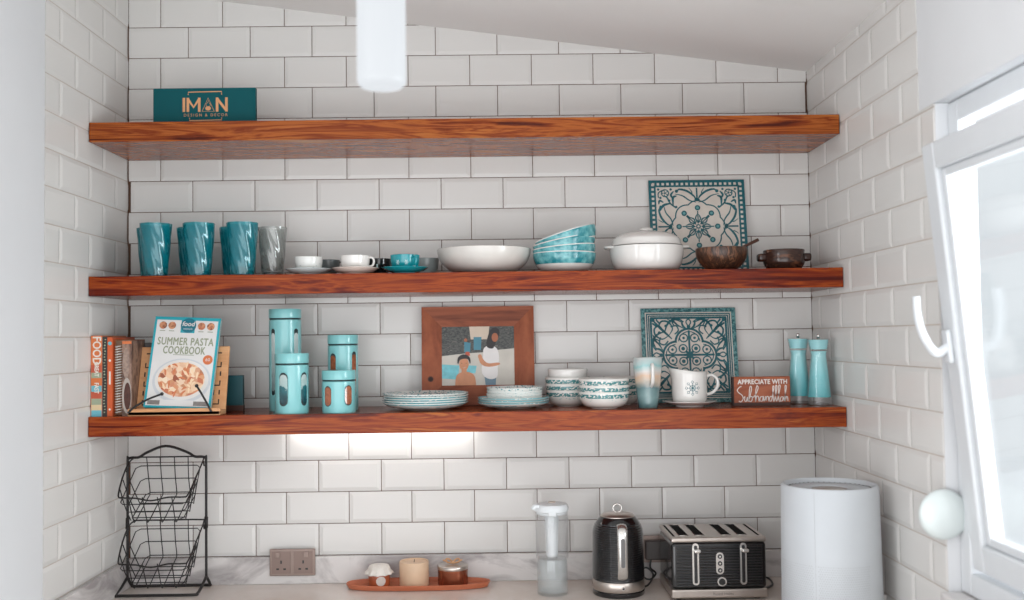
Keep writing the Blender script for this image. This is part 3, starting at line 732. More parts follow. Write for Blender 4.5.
def art_tile_lattice(b, S):
    h = S/2
    def R(pts, w_, m=TEALP, y=-0.0006, closed=False, taper=False): b.ribbon([(x*h, h+z*h) for x, z in pts], (w_ if w_ > 0.04 else w_*1.5)*h, m, y, closed, taper=taper)
    def D(c, r, m=TEALP, y=-0.0004): b.disc((c[0]*h, h+c[1]*h), r*h, m, y, 14)
    b.box((0, 0.005, h), (S, 0.010, S), CREAM, 0.001)
    ED = speckle('teal_mottled_edge', [(20, 92, 100), (110, 160, 160), (16, 80, 88), (60, 122, 126)], 90, 0.4, (1, 1, 1), 'noise')
    for q, wd, m in ((0.955, 0.09, ED), (0.875, 0.018, TEALP), (0.835, 0.018, TEALP), (0.79, 0.030, TEALP)):
        for s_ in (-1, 1):
            R([(-q-wd/2, q*s_), (q+wd/2, q*s_)], wd, m, -0.0004); R([(q*s_, -q), (q*s_, q)], wd, m, -0.00055)
    # quatrefoil of thick arcs
    for i in range(4):
        a0 = i*90
        c = (0.27*math.cos(math.radians(a0)), 0.27*math.sin(math.radians(a0)))
        R(arc(c[0], c[1], 0.285, a0-92, a0+92, 18), 0.045)
        R(arc(c[0], c[1], 0.225, a0-85, a0+85, 14), 0.014)
        ca, sa = math.cos(math.radians(a0)), math.sin(math.radians(a0))
        P = lambda r, o: (r*ca-o*sa, r*sa+o*ca)
        R([P(0.03, 0), P(0.52, 0)], 0.028)
        for s_ in (-1, 1):
            cc = P(0.36, 0.115*s_); R(arc(cc[0], cc[1], 0.085, 0, 360, 12), 0.018); D(cc, 0.028)
            R(smooth([P(0.54, 0.03*s_), P(0.62, 0.12*s_), P(0.74, 0.14*s_)], 5), 0.03, taper=True)
            R(smooth([P(0.56, 0.10*s_), P(0.66, 0.26*s_), P(0.77, 0.33*s_)], 5), 0.022, taper=True)
            R(smooth([P(0.60, 0.0), P(0.70, 0.05*s_), P(0.77, 0.0)], 5), 0.018)
        D(P(0.60, 0), 0.04)
    for i in range(4):
        a = math.radians(45+90*i); c = (0.19*math.cos(a), 0.19*math.sin(a))
        R(arc(c[0], c[1], 0.085, 0, 360, 12), 0.018); D(c, 0.04)
    for i in range(8):
        a = i*PI/4; R([(0, 0), (0.12*math.cos(a), 0.12*math.sin(a))], 0.035)
    D((0, 0), 0.06)
    def corner(sx, sz):
        def Q(u, v): return (sx*u, sz*v)
        R(smooth([Q(0.36, 0.34), Q(0.50, 0.48), Q(0.64, 0.62), Q(0.76, 0.76)], 6), 0.055, taper=True)
        for (u, v) in ((0, 1), (1, 0)):
            def W(p, q): return Q(p, q) if u == 0 else Q(q, p)
            R(smooth([W(0.42, 0.42), W(0.34, 0.56), W(0.42, 0.70), W(0.56, 0.72), W(0.62, 0.62), W(0.54, 0.54)], 6), 0.026, taper=True)
            R(smooth([W(0.50, 0.50), W(0.66, 0.44), W(0.76, 0.30), W(0.70, 0.14)], 6), 0.032, taper=True)
            R(smooth([W(0.20, 0.60), W(0.30, 0.70), W(0.44, 0.76)], 6), 0.026, taper=True)
            R(smooth([W(0.60, 0.66), W(0.68, 0.76)], 6), 0.024)
            R(smooth([W(0.10, 0.70), W(0.20, 0.76), W(0.34, 0.72), W(0.30, 0.62)], 6), 0.018)
            R(smooth([W(0.44, 0.30), W(0.52, 0.22), W(0.62, 0.26), W(0.60, 0.38)], 6), 0.020)
            D(W(0.48, 0.62), 0.030)
        D(Q(0.74, 0.74), 0.035)
    mirror4(corner)
b = B(); art_tile_checker(b, 0.312)
tag(b.build('decorative_tile', loc=(0.633, -0.060, S2+0.0020), rot=(math.radians(-9), 0, math.radians(0.5))), 'teal and cream floral tile with checkered border, on the middle shelf', 'tile', 'large patterned tiles leaning on the wall')
b = B(); art_tile_lattice(b, 0.306)
tag(b.build('decorative_tile', loc=(0.597, -0.064, S3+0.0022), rot=(math.radians(-10), 0, 0)), 'teal and cream lattice tile with striped border behind the jug, lowest shelf', 'tile', 'large patterned tiles leaning on the wall')

# ------------------------------------------------------------------ lowest shelf: books
PAGE = mat('book_pages', (206, 196, 182), 0.8, var=0.08, scale=80)
def book(label, x, wd, h, d, cover, y=-0.300, deco=None, lean=0.0, name='book', ph=0.004):
    t = thing(name, label, 'book', (x, y, S3), 0, 'cookbooks at the left end of the lowest shelf', rot=(0, math.radians(lean), 0))
    b = B(); c = 0.0018
    b.box((-wd/2+c/2, d/2, h/2), (c, d, h), cover); b.box((wd/2-c/2, d/2, h/2), (c, d, h), cover); b.box((0, c/2, h/2), (wd-2*c, c, h), cover)
    if deco: deco(b)
    b.build('cover', t)
    b = B(); b.box((0, d/2, h/2), (wd-2*c-0.0002, d-0.008, h-2*ph), PAGE); b.build('pages', t)
    return t
OR = mat('orange_cover', (206, 112, 62), 0.4, var=0.06); LBL = mat('white_ink', (222, 214, 204), 0.5)
SKY = mat('light_blue_ink', (104, 176, 190), 0.5); DKC = mat('dark_cover', (44, 42, 40), 0.4, var=0.2, scale=60)
SAGE = mat('sage_ink', (150, 160, 136), 0.5); REDB = mat('brick_ink', (186, 84, 60), 0.5); CRI = mat('cream_ink', (214, 190, 150), 0.5)
def deco_food(b):
    w_ = 0.030; e = -0.0002
    for z0, z1, m in ((0.0, 0.018, SKY), (0.018, 0.034, CRI), (0.034, 0.052, SAGE), (0.052, 0.072, REDB), (0.072, 0.090, SKY), (0.090, 0.112, OR), (0.112, 0.128, SAGE), (0.128, 0.150, REDB)):
        b.box((0, e/2, (z0+z1)/2), (w_, 0.0008, z1-z0), m)
    b.text('FOOD', 0.034, LBL, 0, 0.1925, -0.0006, rot=-PI/2, bold=0.0007, sx=0.86)
    b.text('GREAT', 0.017, LBL, 0, 0.138, -0.0010, rot=-PI/2, bold=0.0006, sx=0.8)
    b.text('FAST', 0.018, LBL, 0, 0.083, -0.0010, rot=-PI/2, bold=0.0006, sx=0.8)
    b.box((0.0158, 0.001, 0.117), (0.0018, 0.0014, 0.232), SKY)
book('tall orange cookbook with white FOOD lettering on its spine, at the left wall', -1.1920, 0.033, 0.236, 0.19, OR, deco=deco_food)
def deco_dark(b):
    for i in range(26): b.box((random.uniform(-.002, .002), -0.0003, 0.012+i*0.0085), (0.004, 0.0008, random.uniform(.002, .005)), SAGE)
book('thin black book with pale flecked spine beside the FOOD book', -1.1680, 0.0140, 0.233, 0.185, DKC, deco=deco_dark)
def deco_or(b):
    b.disc((0, 0.213), 0.0055, SKY, -0.0003); b.disc((0, 0.163), 0.0035, LBL, -0.0003); b.box((0, -0.0002, 0.112), (0.005, 0.0008, 0.038), LBL); b.disc((0, 0.02), 0.003, LBL, -0.0003)
book('thin orange book with a blue dot on its spine', -1.1530, 0.0150, 0.231, 0.18, mat('deep_orange_cover', (196, 88, 44), 0.4, var=0.06), deco=deco_or)
# spiral bound book
t = thing('spiral_bound_book', 'spiral bound book with a white coil spine between orange and brown books', 'book', (-1.1310, -0.297, S3), 0, 'cookbooks at the left end of the lowest shelf')
b = B(); BRC = mat('brown_card', (168, 104, 66), 0.6, var=0.1)
b.box((-0.0118, 0.10, 0.112), (0.0015, 0.18, 0.224), BRC); b.box((0.0118, 0.10, 0.112), (0.0015, 0.18, 0.224), BRC); b.build('cover', t)
b = B(); b.box((0, 0.102, 0.112), (0.0215, 0.172, 0.218), mat('dark_pages', (130, 100, 78), 0.8, var=0.2, scale=90)); b.build('pages', t)
b = B(); pts = []
for i in range(26*12):
    a = 2*PI*i/12; pts.append((0.0105*math.cos(a), 0.0095+0.0105*math.sin(a), 0.006+0.2*i/(26*12)))
b.tube(pts, 0.0014, mat('white_coil', (214, 210, 204), 0.4), 6); b.build('coil', t, label='white wire coil')
# photo cookbook with a bowl on the spine side
def deco_bowl(b):
    b.disc((0.0, 0.06), 0.0135, mat('plate_print', (170, 160, 152), 0.4), -0.0002, 28, 0.052)
    b.disc((0.002, 0.058), 0.0100, mat('stew_print', (74, 40, 30), 0.5, var=0.3, scale=120), -0.0008, 28, 0.040)
    b.disc((-0.002, 0.155), 0.010, mat('steam_print', (150, 128, 116), 0.6, var=0.3, scale=90), -0.0002, 20, 0.045)
    b.box((0, -0.0002, 0.215), (0.027, 0.0008, 0.008), OR)
BKP = speckle('brown_photo_cover', [(60, 42, 36), (104, 78, 66), (150, 120, 104), (70, 50, 42)], 40, 0.4, (1, 1, 0.6), 'noise')
book('thick brown photo cookbook with a food bowl pictured, beside the coil', -1.1035, 0.028, 0.221, 0.11, BKP, deco=deco_bowl)
book('dark grey book half hidden behind the bamboo stand', -1.0700, 0.030, 0.214, 0.10, mat('charcoal_cover', (62, 58, 56), 0.5, var=0.1), y=-0.205)

# bamboo book stand
BAM = wood('bamboo', [(0.3, (196, 140, 96)), (0.7, (216, 166, 122))], sc=(1.5, 10, 10), rough=0.45, coat=0.1, fine=0.12)
CUT = mat('cut_out_dark', (52, 38, 34), 0.8)
t = thing('book_stand', 'bamboo book stand with cut-out key pattern holding the open-faced cookbook', 'book stand', (-0.9610, -0.262, S3), 0.0)
th = math.radians(-15)
b = B(); b.T = Matrix.Translation((0, 0.0, 0.012)) @ Matrix.Rotation(th, 4, 'X')
b.box((0, 0.005, 0.098), (0.270, 0.009, 0.196), BAM, 0.0035, 3)
key = [[(0, 0), (0, 1), (1, 1)], [(1, 0), (2, 0), (2, 1)], [(0, 2), (1, 2), (1, 3)], [(2, 2), (2, 3)], [(0, 4), (0, 5), (1, 5)], [(1, 4), (2, 4), (2, 5)], [(0, 6), (1, 6), (1, 7)], [(2, 6), (2, 7)], [(0, 8), (0, 9), (1, 9)], [(1, 8), (2, 8), (2, 9)], [(0, 10), (1, 10), (1, 11), (2, 11)]]
for s_ in (-1, 1):
    for k in key: b.ribbon([(s_*(0.080+p*0.0165), 0.018+q*0.0142) for p, q in k], 0.0042, CUT, -0.0002)
b.build('back_panel', t)
b = B(); b.box((0, -0.022, 0.0075), (0.270, 0.066, 0.0145), BAM, 0.003); b.box((0, -0.051, 0.011), (0.270, 0.008, 0.022), BAM, 0.003); b.build('ledge', t)
b = B(); b.T = Matrix.Translation((0, 0.035, 0.0)) @ Matrix.Rotation(math.radians(14), 4, 'X'); b.box((0, 0.034, 0.080), (0.05, 0.006, 0.158), BAM, 0.002); b.build('prop_leg', t)
for s_, P in ((-1, [(-0.132, -0.057, 0.010), (-0.115, -0.057, 0.026), (-0.078, -0.052, 0.048), (-0.036, -0.050, 0.064)]), (1, [(0.110, -0.057, 0.010), (0.100, -0.057, 0.030), (0.080, -0.050, 0.062), (0.064, -0.046, 0.086)])):
    b = B(); b.tube(smooth(P, 5), 0.0030, BLACKM, 10); q = P[-1]
    b.T = Matrix.Translation(q); b.lathe([(0, -0.0055), (0.004, -0.004), (0.0055, 0), (0.004, 0.004), (0, 0.0055)], BLACKM, 16)
    b.build('page_holder', t, label='black wire page holder')

# summer pasta cookbook on the stand
TC = mat('teal_cover_border', (22, 158, 172), 0.3, var=0.02, coat=0.3); CW = mat('cover_white', (216, 214, 212), 0.35, var=0.02, coat=0.3)
OL = mat('olive_ink', (144, 150, 126), 0.5); PASTA = speckle('pasta_print', [(206, 128, 84), (232, 200, 166), (190, 96, 60), (238, 216, 190), (224, 168, 124), (150, 80, 56)], 75, 0.5)
ORC = mat('orange_badge', (206, 112, 66), 0.5); BWLP = mat('bowl_print', (196, 198, 202), 0.4, var=0.04); FOODP = speckle('food_print', [(170, 90, 64), (210, 150, 110), (120, 60, 44)], 160, 0.5)
GRP = mat('grey_print', (128, 122, 118), 0.5, var=0.15, scale=60)
tw, thh = 0.1970, 0.2780
t = thing('cookbook', 'summer pasta cookbook with teal border, front cover showing a pasta bowl', 'book', (-0.9610, -0.2905, S3+0.0205), rot=(math.radians(-15), math.radians(2.7), 0))
b = B(); b.box((0, 0.001, thh/2), (tw, 0.002, thh), TC, 0.0003); b.box((0, 0.0125, thh/2), (tw, 0.0014, thh), TC)
b.poly([(-tw/2+0.007, 0.006), (tw/2-0.007, 0.006), (tw/2-0.007, thh-0.010), (-tw/2+0.007, thh-0.010)], CW, -0.0001)
b.poly([(-0.030+0.012, 0.229), (0.046-0.022, 0.229), (0.046-0.022, thh), (-0.018, thh)], TC, -0.0006)
b.disc((0.004, 0.252), 0.023, mat('logo_disc', (8, 110, 128), 0.4), -0.0012, 28)
b.text('food', 0.0200, CW, 0.004, 0.2560, -0.0030, bold=0.0005, shear=0.15); b.text('network', 0.008, CW, 0.004, 0.2415, -0.0022)
b.text('KITCHENS', 0.006, CW, 0.004, 0.2345, -0.0012)
for x in (-0.072, -0.045, 0.043, 0.071):
    b.disc((x, 0.251), 0.0115, FOODP, -0.0006, 20); b.box((x, -0.0008, 0.2340), (0.016, 0.0006, 0.0022), OL)
b.text('SUMMER PASTA', 0.0325, OL, 0.001, 0.2010, -0.0006, bold=0.0007, sx=0.68, spacing=1.10)
b.text('COOKBOOK', 0.0325, OL, 0.000, 0.1740, -0.0006, bold=0.0008, sx=0.62, spacing=1.10)
b.box((0.0, -0.0007, 0.1610), (0.062, 0.0006, 0.0018), OL)
b.disc((0.004, 0.082), 0.086, BWLP, -0.0006, 48, 0.068); b.disc((0.004, 0.085), 0.079, mat('bowl_inner_print', (218, 214, 210), 0.4), -0.0012, 48, 0.061)
b.disc((0.003, 0.086), 0.069, PASTA, -0.0018, 40, 0.052)
random.seed(3)
for i in range(46):
    a = random.uniform(0, 2*PI); rr = random.uniform(0, 1)**0.5
    x, z = 0.003+0.062*rr*math.cos(a), 0.086+0.046*rr*math.sin(a); q = random.uniform(0, PI)
    L_ = random.uniform(0.006, 0.013)
    b.ribbon(smooth([(x-L_*math.cos(q), z-L_*math.sin(q)), (x, z+0.003), (x+L_*math.cos(q), z+L_*math.sin(q))], 4), 0.006, random.choice([PASTA, PASTA, mat('penne_print', (234, 204, 170), 0.5), mat('sauce_print', (204, 120, 78), 0.5)]), -0.0023-0.00002*i, taper=True)
b.disc((0.074, 0.148), 0.0145, ORC, -0.0012, 24); b.text('60', 0.014, CW, 0.074, 0.148, -0.0018)
b.box((-0.001, -0.0009, 0.015), (0.184, 0.0006, 0.018), CW); b.box((-0.070, -0.0015, 0.015), (0.036, 0.0006, 0.013), GRP); b.box((0.068, -0.0015, 0.015), (0.042, 0.0006, 0.013), GRP)
b.build('cover', t)
b = B(); b.box((0.0015, 0.0068, thh/2), (tw-0.004, 0.0094, thh-0.006), PAGE); b.build('pages', t)

# teal box on a dark foot right of the stand
t = thing('small_box', 'small plain dark teal box on the shelf, right of the book stand', 'box', (-0.8300, -0.155, S3))
b = B(); b.box((0, 0.011, 0.064), (0.056, 0.02, 0.092), mat('deep_teal_card', (10, 74, 82), 0.5, var=0.04), 0.001); b.build('body', t)
b = B(); b.box((0, 0.011, 0.009), (0.058, 0.022, 0.018), mat('dark_foot', (70, 38, 28), 0.5), 0.001); b.build('foot', t, label='dark brown foot')

# ------------------------------------------------------------------ canisters
CT = mat('canister_enamel', (126, 190, 192), 0.28, var=0.02, coat=0.4); CG = mat('canister_gasket', (38, 50, 52), 0.4)
def canister(label, loc, r, H, lidh, wins, content, rz=0.0):
    t = thing('canister', label, 'canister', loc, 0, 'turquoise metal canisters with oval windows')
    hb = H-lidh-0.006
    b = B(); b.lathe([(0, 0), (r*0.97, 0), (r, 0.003), (r, hb), (r*0.93, hb+0.002), (0, hb+0.002)], CT, 56); b.build('body', t, sharp=40)
    b = B(); b.lathe([(0, hb+0.0022), (r*0.975, hb+0.0022), (r*0.975, hb+0.0058), (0, hb+0.0058)], CG, 56); b.build('gasket', t, label='dark gasket band')
    b = B(); b.lathe([(0, hb+0.006), (r*1.0, hb+0.006), (r*1.012, hb+0.008), (r*1.012, H-0.003), (r*0.985, H), (0, H)], CT, 56); b.build('lid', t, sharp=40)
    for x, zc, wd, hh in wins:
        b = B(); f = wrapcyl(r)
        out = stadium(0, zc, wd, hh, 10); k = len(out)
        inner = [(x + p[0], p[1]) for p in out]
        # window: concave fan split in strips so it follows the curve
        def strip(scl, dz, m, yy):
            N_ = 8; half = wd/2*scl; H2 = hh/2*scl
            for i in range(N_):
                x0 = -half + 2*half*i/N_; x1 = -half + 2*half*(i+1)/N_
                def hz(q): 
                    rr = half; s = max(0, rr*rr-q*q)**0.5; return (H2-rr) + s
                b.add([f((x+x0, yy, zc-hz(x0))), f((x+x1, yy, zc-hz(x1))), f((x+x1, yy, zc+hz(x1))), f((x+x0, yy, zc+hz(x0)))], [(0, 1, 2, 3)], m, True)
        strip(1.0, 0, CG, -0.0005); strip(0.86, 0, content, -0.0009)
        b.tube([f((x+p[0], -0.0008, p[1])) for p in out], 0.0011, CT, 6, closed=True)
        b.build('window', t, label='oval see-through window')
    return t
CON1 = zramp('canister_view_dark', [(0.0, (20, 50, 58)), (0.45, (34, 96, 104)), (0.5, (160, 186, 184)), (1.0, (188, 196, 194))], 0.03, 0.13, 0.1, 0.25, 0.8, 60)
CON2 = mat('canister_view_brown', (150, 84, 54), 0.15, var=0.3, scale=120, coat=0.8)
REFL = zramp('canister_window_reflection', [(0.0, (90, 110, 110)), (0.5, (160, 180, 180)), (1.0, (196, 204, 202))], 0.03, 0.25, 0.1, 0.2, 0.8, 40)  # pale gradient paints light reflecting in the tall canister's windows
canister('tallest turquoise canister, standing at the back left', (-0.6730, -0.145, S3), 0.0490, 0.312, 0.028, [(-0.030, 0.150, 0.018, 0.205), (0.046, 0.150, 0.018, 0.205)], REFL)
canister('turquoise canister in front of the tallest one, window showing dark contents', (-0.6285, -0.262, S3), 0.0495, 0.177, 0.029, [(-0.016, 0.072, 0.030, 0.100), (0.049, 0.072, 0.026, 0.100)], CON1)
canister('mid-height turquoise canister behind the short brown-windowed one', (-0.4950, -0.145, S3), 0.0465, 0.230, 0.027, [(-0.026, 0.120, 0.024, 0.110), (0.044, 0.110, 0.020, 0.140)], CON2)
canister('shortest turquoise canister in front, two windows showing brown contents', (-0.4895, -0.262, S3), 0.0495, 0.1250, 0.027, [(-0.027, 0.050, 0.027, 0.062), (0.037, 0.052, 0.027, 0.062)], CON2)

# ------------------------------------------------------------------ framed photograph
FW = wood('frame_wood', [(0.3, (108, 54, 36)), (0.5, (146, 80, 54)), (0.7, (164, 94, 64))], sc=(6, 6, 2.0), rough=0.5, coat=0.05)
FWH = wood('frame_wood_flat', [(0.3, (108, 54, 36)), (0.5, (146, 80, 54)), (0.7, (164, 94, 64))], sc=(1.5, 6, 12), rough=0.5, coat=0.05)
t = thing('photo_frame', 'wooden photo frame with a beach snapshot, behind the plate stacks', 'photo frame', (-0.0810, -0.038, S3+0.001), rot=(math.radians(-4), 0, math.radians(0.6)))
W_, H_, bw = 0.360, 0.316, 0.064
def bar(b, P, m):
    k = len(P); th_ = 0.018
    v = [(x, 0.010, z) for x, z in P]; inn = []
    b.add([(P[0][0], -0.008, P[0][1]), (P[1][0], -0.008, P[1][1]), (P[2][0], 0.0, P[2][1]), (P[3][0], 0.0, P[3][1])] + v, [(0, 1, 2, 3), (4, 7, 6, 5), (0, 4, 5, 1), (1, 5, 6, 2), (2, 6, 7, 3), (3, 7, 4, 0)], m)
x0, x1, z0_, z1_ = -W_/2, W_/2, 0, H_
for P, m in (([(x0, z1_), (x1, z1_), (x1-bw, z1_-bw), (x0+bw, z1_-bw)], FWH), ([(x1, z1_), (x1, z0_), (x1-bw, z0_+bw), (x1-bw, z1_-bw)], FW),
             ([(x1, z0_), (x0, z0_), (x0+bw, z0_+bw), (x1-bw, z0_+bw)], FWH), ([(x0, z0_), (x0, z1_), (x0+bw, z1_-bw), (x0+bw, z0_+bw)], FW)):
    b = B(); bar(b, P, m)
    if m is FW and P[0][0] < 0: b.disc((x0+0.028, 0.085), 0.007, CUT, -0.0065, 16); b.disc((x0+0.028, 0.085), 0.0095, mat('knot_ring', (96, 50, 36), 0.6), -0.0060, 18)
    b.build('frame_rail', t)
b = B(); pw, ph_ = W_-2*bw, H_-2*bw
b.box((0, 0.0035, H_/2), (pw+0.004, 0.004, ph_+0.004), mat('photo_sand', (196, 190, 180), 0.4, var=0.08, scale=20))
zb = bw; Zp = lambda q: zb + q*ph_; Xp = lambda q: -pw/2 + q*pw
ROCK = speckle('photo_rocks', [(54, 58, 58), (92, 92, 88), (40, 46, 48), (116, 112, 106)], 60, 0.5, (1, 1, 2.5), 'noise')
SEA = mat('photo_sea', (110, 186, 196), 0.4, var=0.15, scale=70); SKN = mat('photo_skin', (196, 134, 98), 0.5, var=0.08, scale=60)
SKN2 = mat('photo_skin_dark', (166, 98, 66), 0.5, var=0.08); HR = mat('photo_hair', (38, 32, 34), 0.5); WSH = mat('photo_white_shirt', (222, 218, 216), 0.5, var=0.03)
DEN = mat('photo_denim', (104, 130, 146), 0.5); BLU = mat('photo_blue', (70, 130, 148), 0.5)
def PP(pts, m, y): b.poly([(Xp(x), Zp(z)) for x, z in pts], m, y, 0.0002)
y0 = 0.0014
PP([(0, .50), (.22, .53), (.42, .55), (.62, .56), (.80, .60), (1, .62), (1, 1), (0, 1)], ROCK, y0)
PP([(.40, .78), (.64, .78), (.66, 1), (.38, 1)], mat('photo_bright_sky', (206, 190, 172), 0.5, var=0.04), y0-.0003)
PP([(0, .12), (.22, .10), (.24, .34), (0, .36)], SEA, y0-.0003); PP([(.34, .22), (.46, .20), (.48, .33), (.36, .34)], SEA, y0-.0003)
# distant bathers
PP([(.31, .56), (.39, .56), (.40, .72), (.31, .74)], BLU, y0-.0005); b.disc((Xp(.33), Zp(.77)), 0.0055, SKN2, y0-.0006, 14); PP([(.32, .50), (.39, .50), (.38, .57), (.33, .57)], REDB, y0-.0006)
PP([(.44, .60), (.54, .60), (.55, .82), (.44, .82)], BLU, y0-.0005)
# adult in white, dark hair, turned to the side
PP([(.60, .0), (.74, .0), (.75, .20), (.58, .20)], DEN, y0-.0006)
PP(smooth([(.56, .18), (.55, .34), (.57, .50), (.58, .62), (.66, .68), (.76, .62), (.79, .46), (.77, .30), (.76, .14), (.66, .10)], 4, True), WSH, y0-.0009)
PP(smooth([(.50, .50), (.54, .36), (.64, .31), (.79, .34), (.78, .38), (.64, .37), (.57, .44), (.54, .52)], 4, True), SKN, y0-.0013)
PP(smooth([(.62, .66), (.64, .84), (.70, .97), (.78, .96), (.80, .86), (.74, .70), (.70, .62)], 4, True), HR, y0-.0012)
b.disc((Xp(.735), Zp(.81)), 0.0105, SKN2, y0-.0016, 20, 0.0145)
# child in front, bare shoulders
PP(smooth([(.18, 0), (.20, .16), (.27, .22), (.38, .22), (.45, .15), (.47, 0)], 4), SKN, y0-.0017)
b.disc((Xp(.305), Zp(.36)), 0.0150, SKN, y0-.0020, 24, 0.0210); PP([(.27, .18), (.34, .18), (.34, .28), (.27, .28)], SKN, y0-.0019)
PP(smooth([(.22, .36), (.22, .46), (.27, .52), (.34, .52), (.39, .46), (.39, .36), (.36, .44), (.30, .45), (.25, .43)], 3, True), HR, y0-.0023)
for q in (.275, .335): b.disc((Xp(q), Zp(.375)), 0.0013, HR, y0-.0023, 8)
b.ribbon([(Xp(.275), Zp(.31)), (Xp(.305), Zp(.295)), (Xp(.335), Zp(.31))], 0.0014, WSH, y0-.0024)
b.build('photograph', t)

# ------------------------------------------------------------------ plates and bowls
PLT = banded('plate_glaze', (216, 220, 216), [(0.0105, 0.0125, (110, 168, 176), 0.6), (0.0180, 0.0215, (118, 180, 188), 0.75)], scale=(28, 28, 5))
PLTOP = banded('top_plate_glaze', (214, 216, 212), [(0.0085, 0.0245, (70, 140, 148), 0.34)], scale=(42, 42, 60))
def plate_prof(r, h):
    return [(0, 0.001), (r*0.48, 0.0), (r*0.5, 0.0015), (r*0.66, 0.006), (r*0.84, h*0.42), (r*0.96, h*0.80), (r, h-0.0008), (r*0.999, h+0.0008), (r*0.95, h*0.84), (r*0.82, h*0.50), (r*0.66, 0.0085), (r*0.46, 0.0035), (0, 0.0035)]
def stack(cx, cy, r, h, step, n, labels, m, mt, group, z=None, name='plate', cat='plate', prof=None):
    first = None; z = S3 if z is None else z
    for i in range(n):
        if first is None:
            b = B(); b.lathe((prof or plate_prof)(r, h), m, 64); o = b.build(name, loc=(cx, cy, z), sharp=60); tag(o, labels[i], cat, group); first = o
        elif i == n-1 and mt:
            b = B(); b.lathe((prof or plate_prof)(r, h), mt, 64); o = b.build(name, loc=(cx, cy, z+i*step), sharp=60); tag(o, labels[i], cat, group)
        else:
            dup(first, (cx+random.uniform(-.001, .001), cy, z+i*step), labels[i], rotz=i*0.7)
stack(-0.2385, -0.184, 0.1305, 0.0235, 0.0068, 5, ['bottom plate of the wide plate stack left of the photo frame', 'second plate up in the wide plate stack', 'middle plate of the wide five-plate stack', 'second plate from the top of the wide stack', 'top plate of the wide stack, speckled teal inside'], PLT, PLTOP, 'wide stack of blue-rimmed plates')
stack(0.0290, -0.180, 0.1100, 0.0200, 0.0070, 3, ['bottom plate under the smaller stack in front of the photo frame', 'second blue-rimmed plate under the small stacked dishes', 'upper of the three wider plates under the small dishes'], PLT, None, 'wider plates under the small dishes')
SML = banded('small_dish_glaze', (218, 220, 216), [(0.0070, 0.0150, (112, 172, 178), 0.24)], scale=(60, 60, 90))
def dish_prof(r, h): return [(0, 0.001), (r*0.55, 0.0), (r*0.6, 0.0015), (r*0.86, 0.0045), (r*0.97, h*0.5), (r, h), (r*0.975, h+0.0008), (r*0.94, h*0.55), (r*0.84, 0.007), (r*0.5, 0.004), (0, 0.004)]
stack(0.0330, -0.180, 0.0860, 0.0185, 0.0092, 4, ['lowest small dish on the plates before the photo frame', 'second small dish on the plates before the photo frame', 'third small dish on the plates before the photo frame', 'top small dish, speckled rim, before the photo frame'], SML, PLTOP, 'small dishes on the plates', z=S3+0.0140+0.0045, name='small_dish', cat='dish', prof=dish_prof)

BW = banded('bowl_glaze', (222, 219, 214), [(0.0310, 0.0430, (74, 132, 134), 0.62), (0.0230, 0.0280, (96, 168, 174), 0.26)], scale=(46, 46, 80))
def cbowl(r, h): return bowl_prof(r, h, r*0.52, 0.0028, 0.002, 0.0)
stack(0.3035, -0.2150, 0.0765, 0.0490, 0.0195, 3, ['bottom bowl of the front teal-banded bowl stack', 'middle bowl of the front teal-banded bowl stack', 'top bowl of the front teal-banded bowl stack'], BW, None, 'front stack of teal-banded bowls', name='bowl', cat='bowl', prof=cbowl)
stack(0.2010, -0.0950, 0.0700, 0.0490, 0.0200, 3, ['bottom bowl of the left rear bowl stack', 'second bowl of the left rear bowl stack', 'third bowl of the left rear bowl stack, under the plain one'], BW, None, 'left rear stack of teal-banded bowls', name='bowl', cat='bowl', prof=cbowl)
b = B(); b.lathe([(r_, z_) for r_, z_ in cbowl(0.0625, 0.050)], GLAZE, 56); tag(b.build('bowl', loc=(0.2010, -0.0950, S3+0.0640), sharp=60), 'plain white bowl on top of the left rear bowl stack', 'bowl', 'left rear stack of teal-banded bowls')
stack(0.3720, -0.0650, 0.0570, 0.0490, 0.0190, 3, ['bottom bowl of the small stack hidden behind the front bowls', 'middle bowl of the small stack behind the front bowls', 'top bowl of the small stack behind the front bowls'], BW, None, 'small rear stack of bowls', name='bowl', cat='bowl', prof=cbowl)

# tall latte mug with marbled glaze, handle to the front
LM = zramp('latte_glaze', [(0.0, (66, 104, 110)), (0.22, (120, 150, 150)), (0.38, (92, 122, 126)), (0.50, (196, 178, 160)), (0.62, (214, 182, 156)), (0.74, (206, 204, 200)), (0.85, (150, 192, 192)), (1.0, (200, 202, 200))], 0.0, 0.15, 0.2, 0.2, 0.6, 16)
t = thing('latte_mug', 'tall tapered mug with marbled teal and peach glaze, left of the jug', 'mug', (0.4325, -0.240, S3))
b = B(); b.lathe([(0, 0.001), (0.028, 0), (0.0295, 0.002), (0.030, 0.012), (0.034, 0.040), (0.0385, 0.080), (0.0425, 0.120), (0.0435, 0.150), (0.0420, 0.151), (0.0400, 0.146), (0.0355, 0.080), (0.027, 0.015), (0, 0.010)], LM, 48); b.build('body', t, sharp=60)
b = B(); P = smooth([(0.006, -0.037, 0.128), (0.006, -0.058, 0.130), (0.006, -0.066, 0.112), (0.006, -0.060, 0.080), (0.006, -0.034, 0.066)], 6)
b.tube(P, 0.0052, GLAZE, 10); b.build('handle', t, label='white handle')

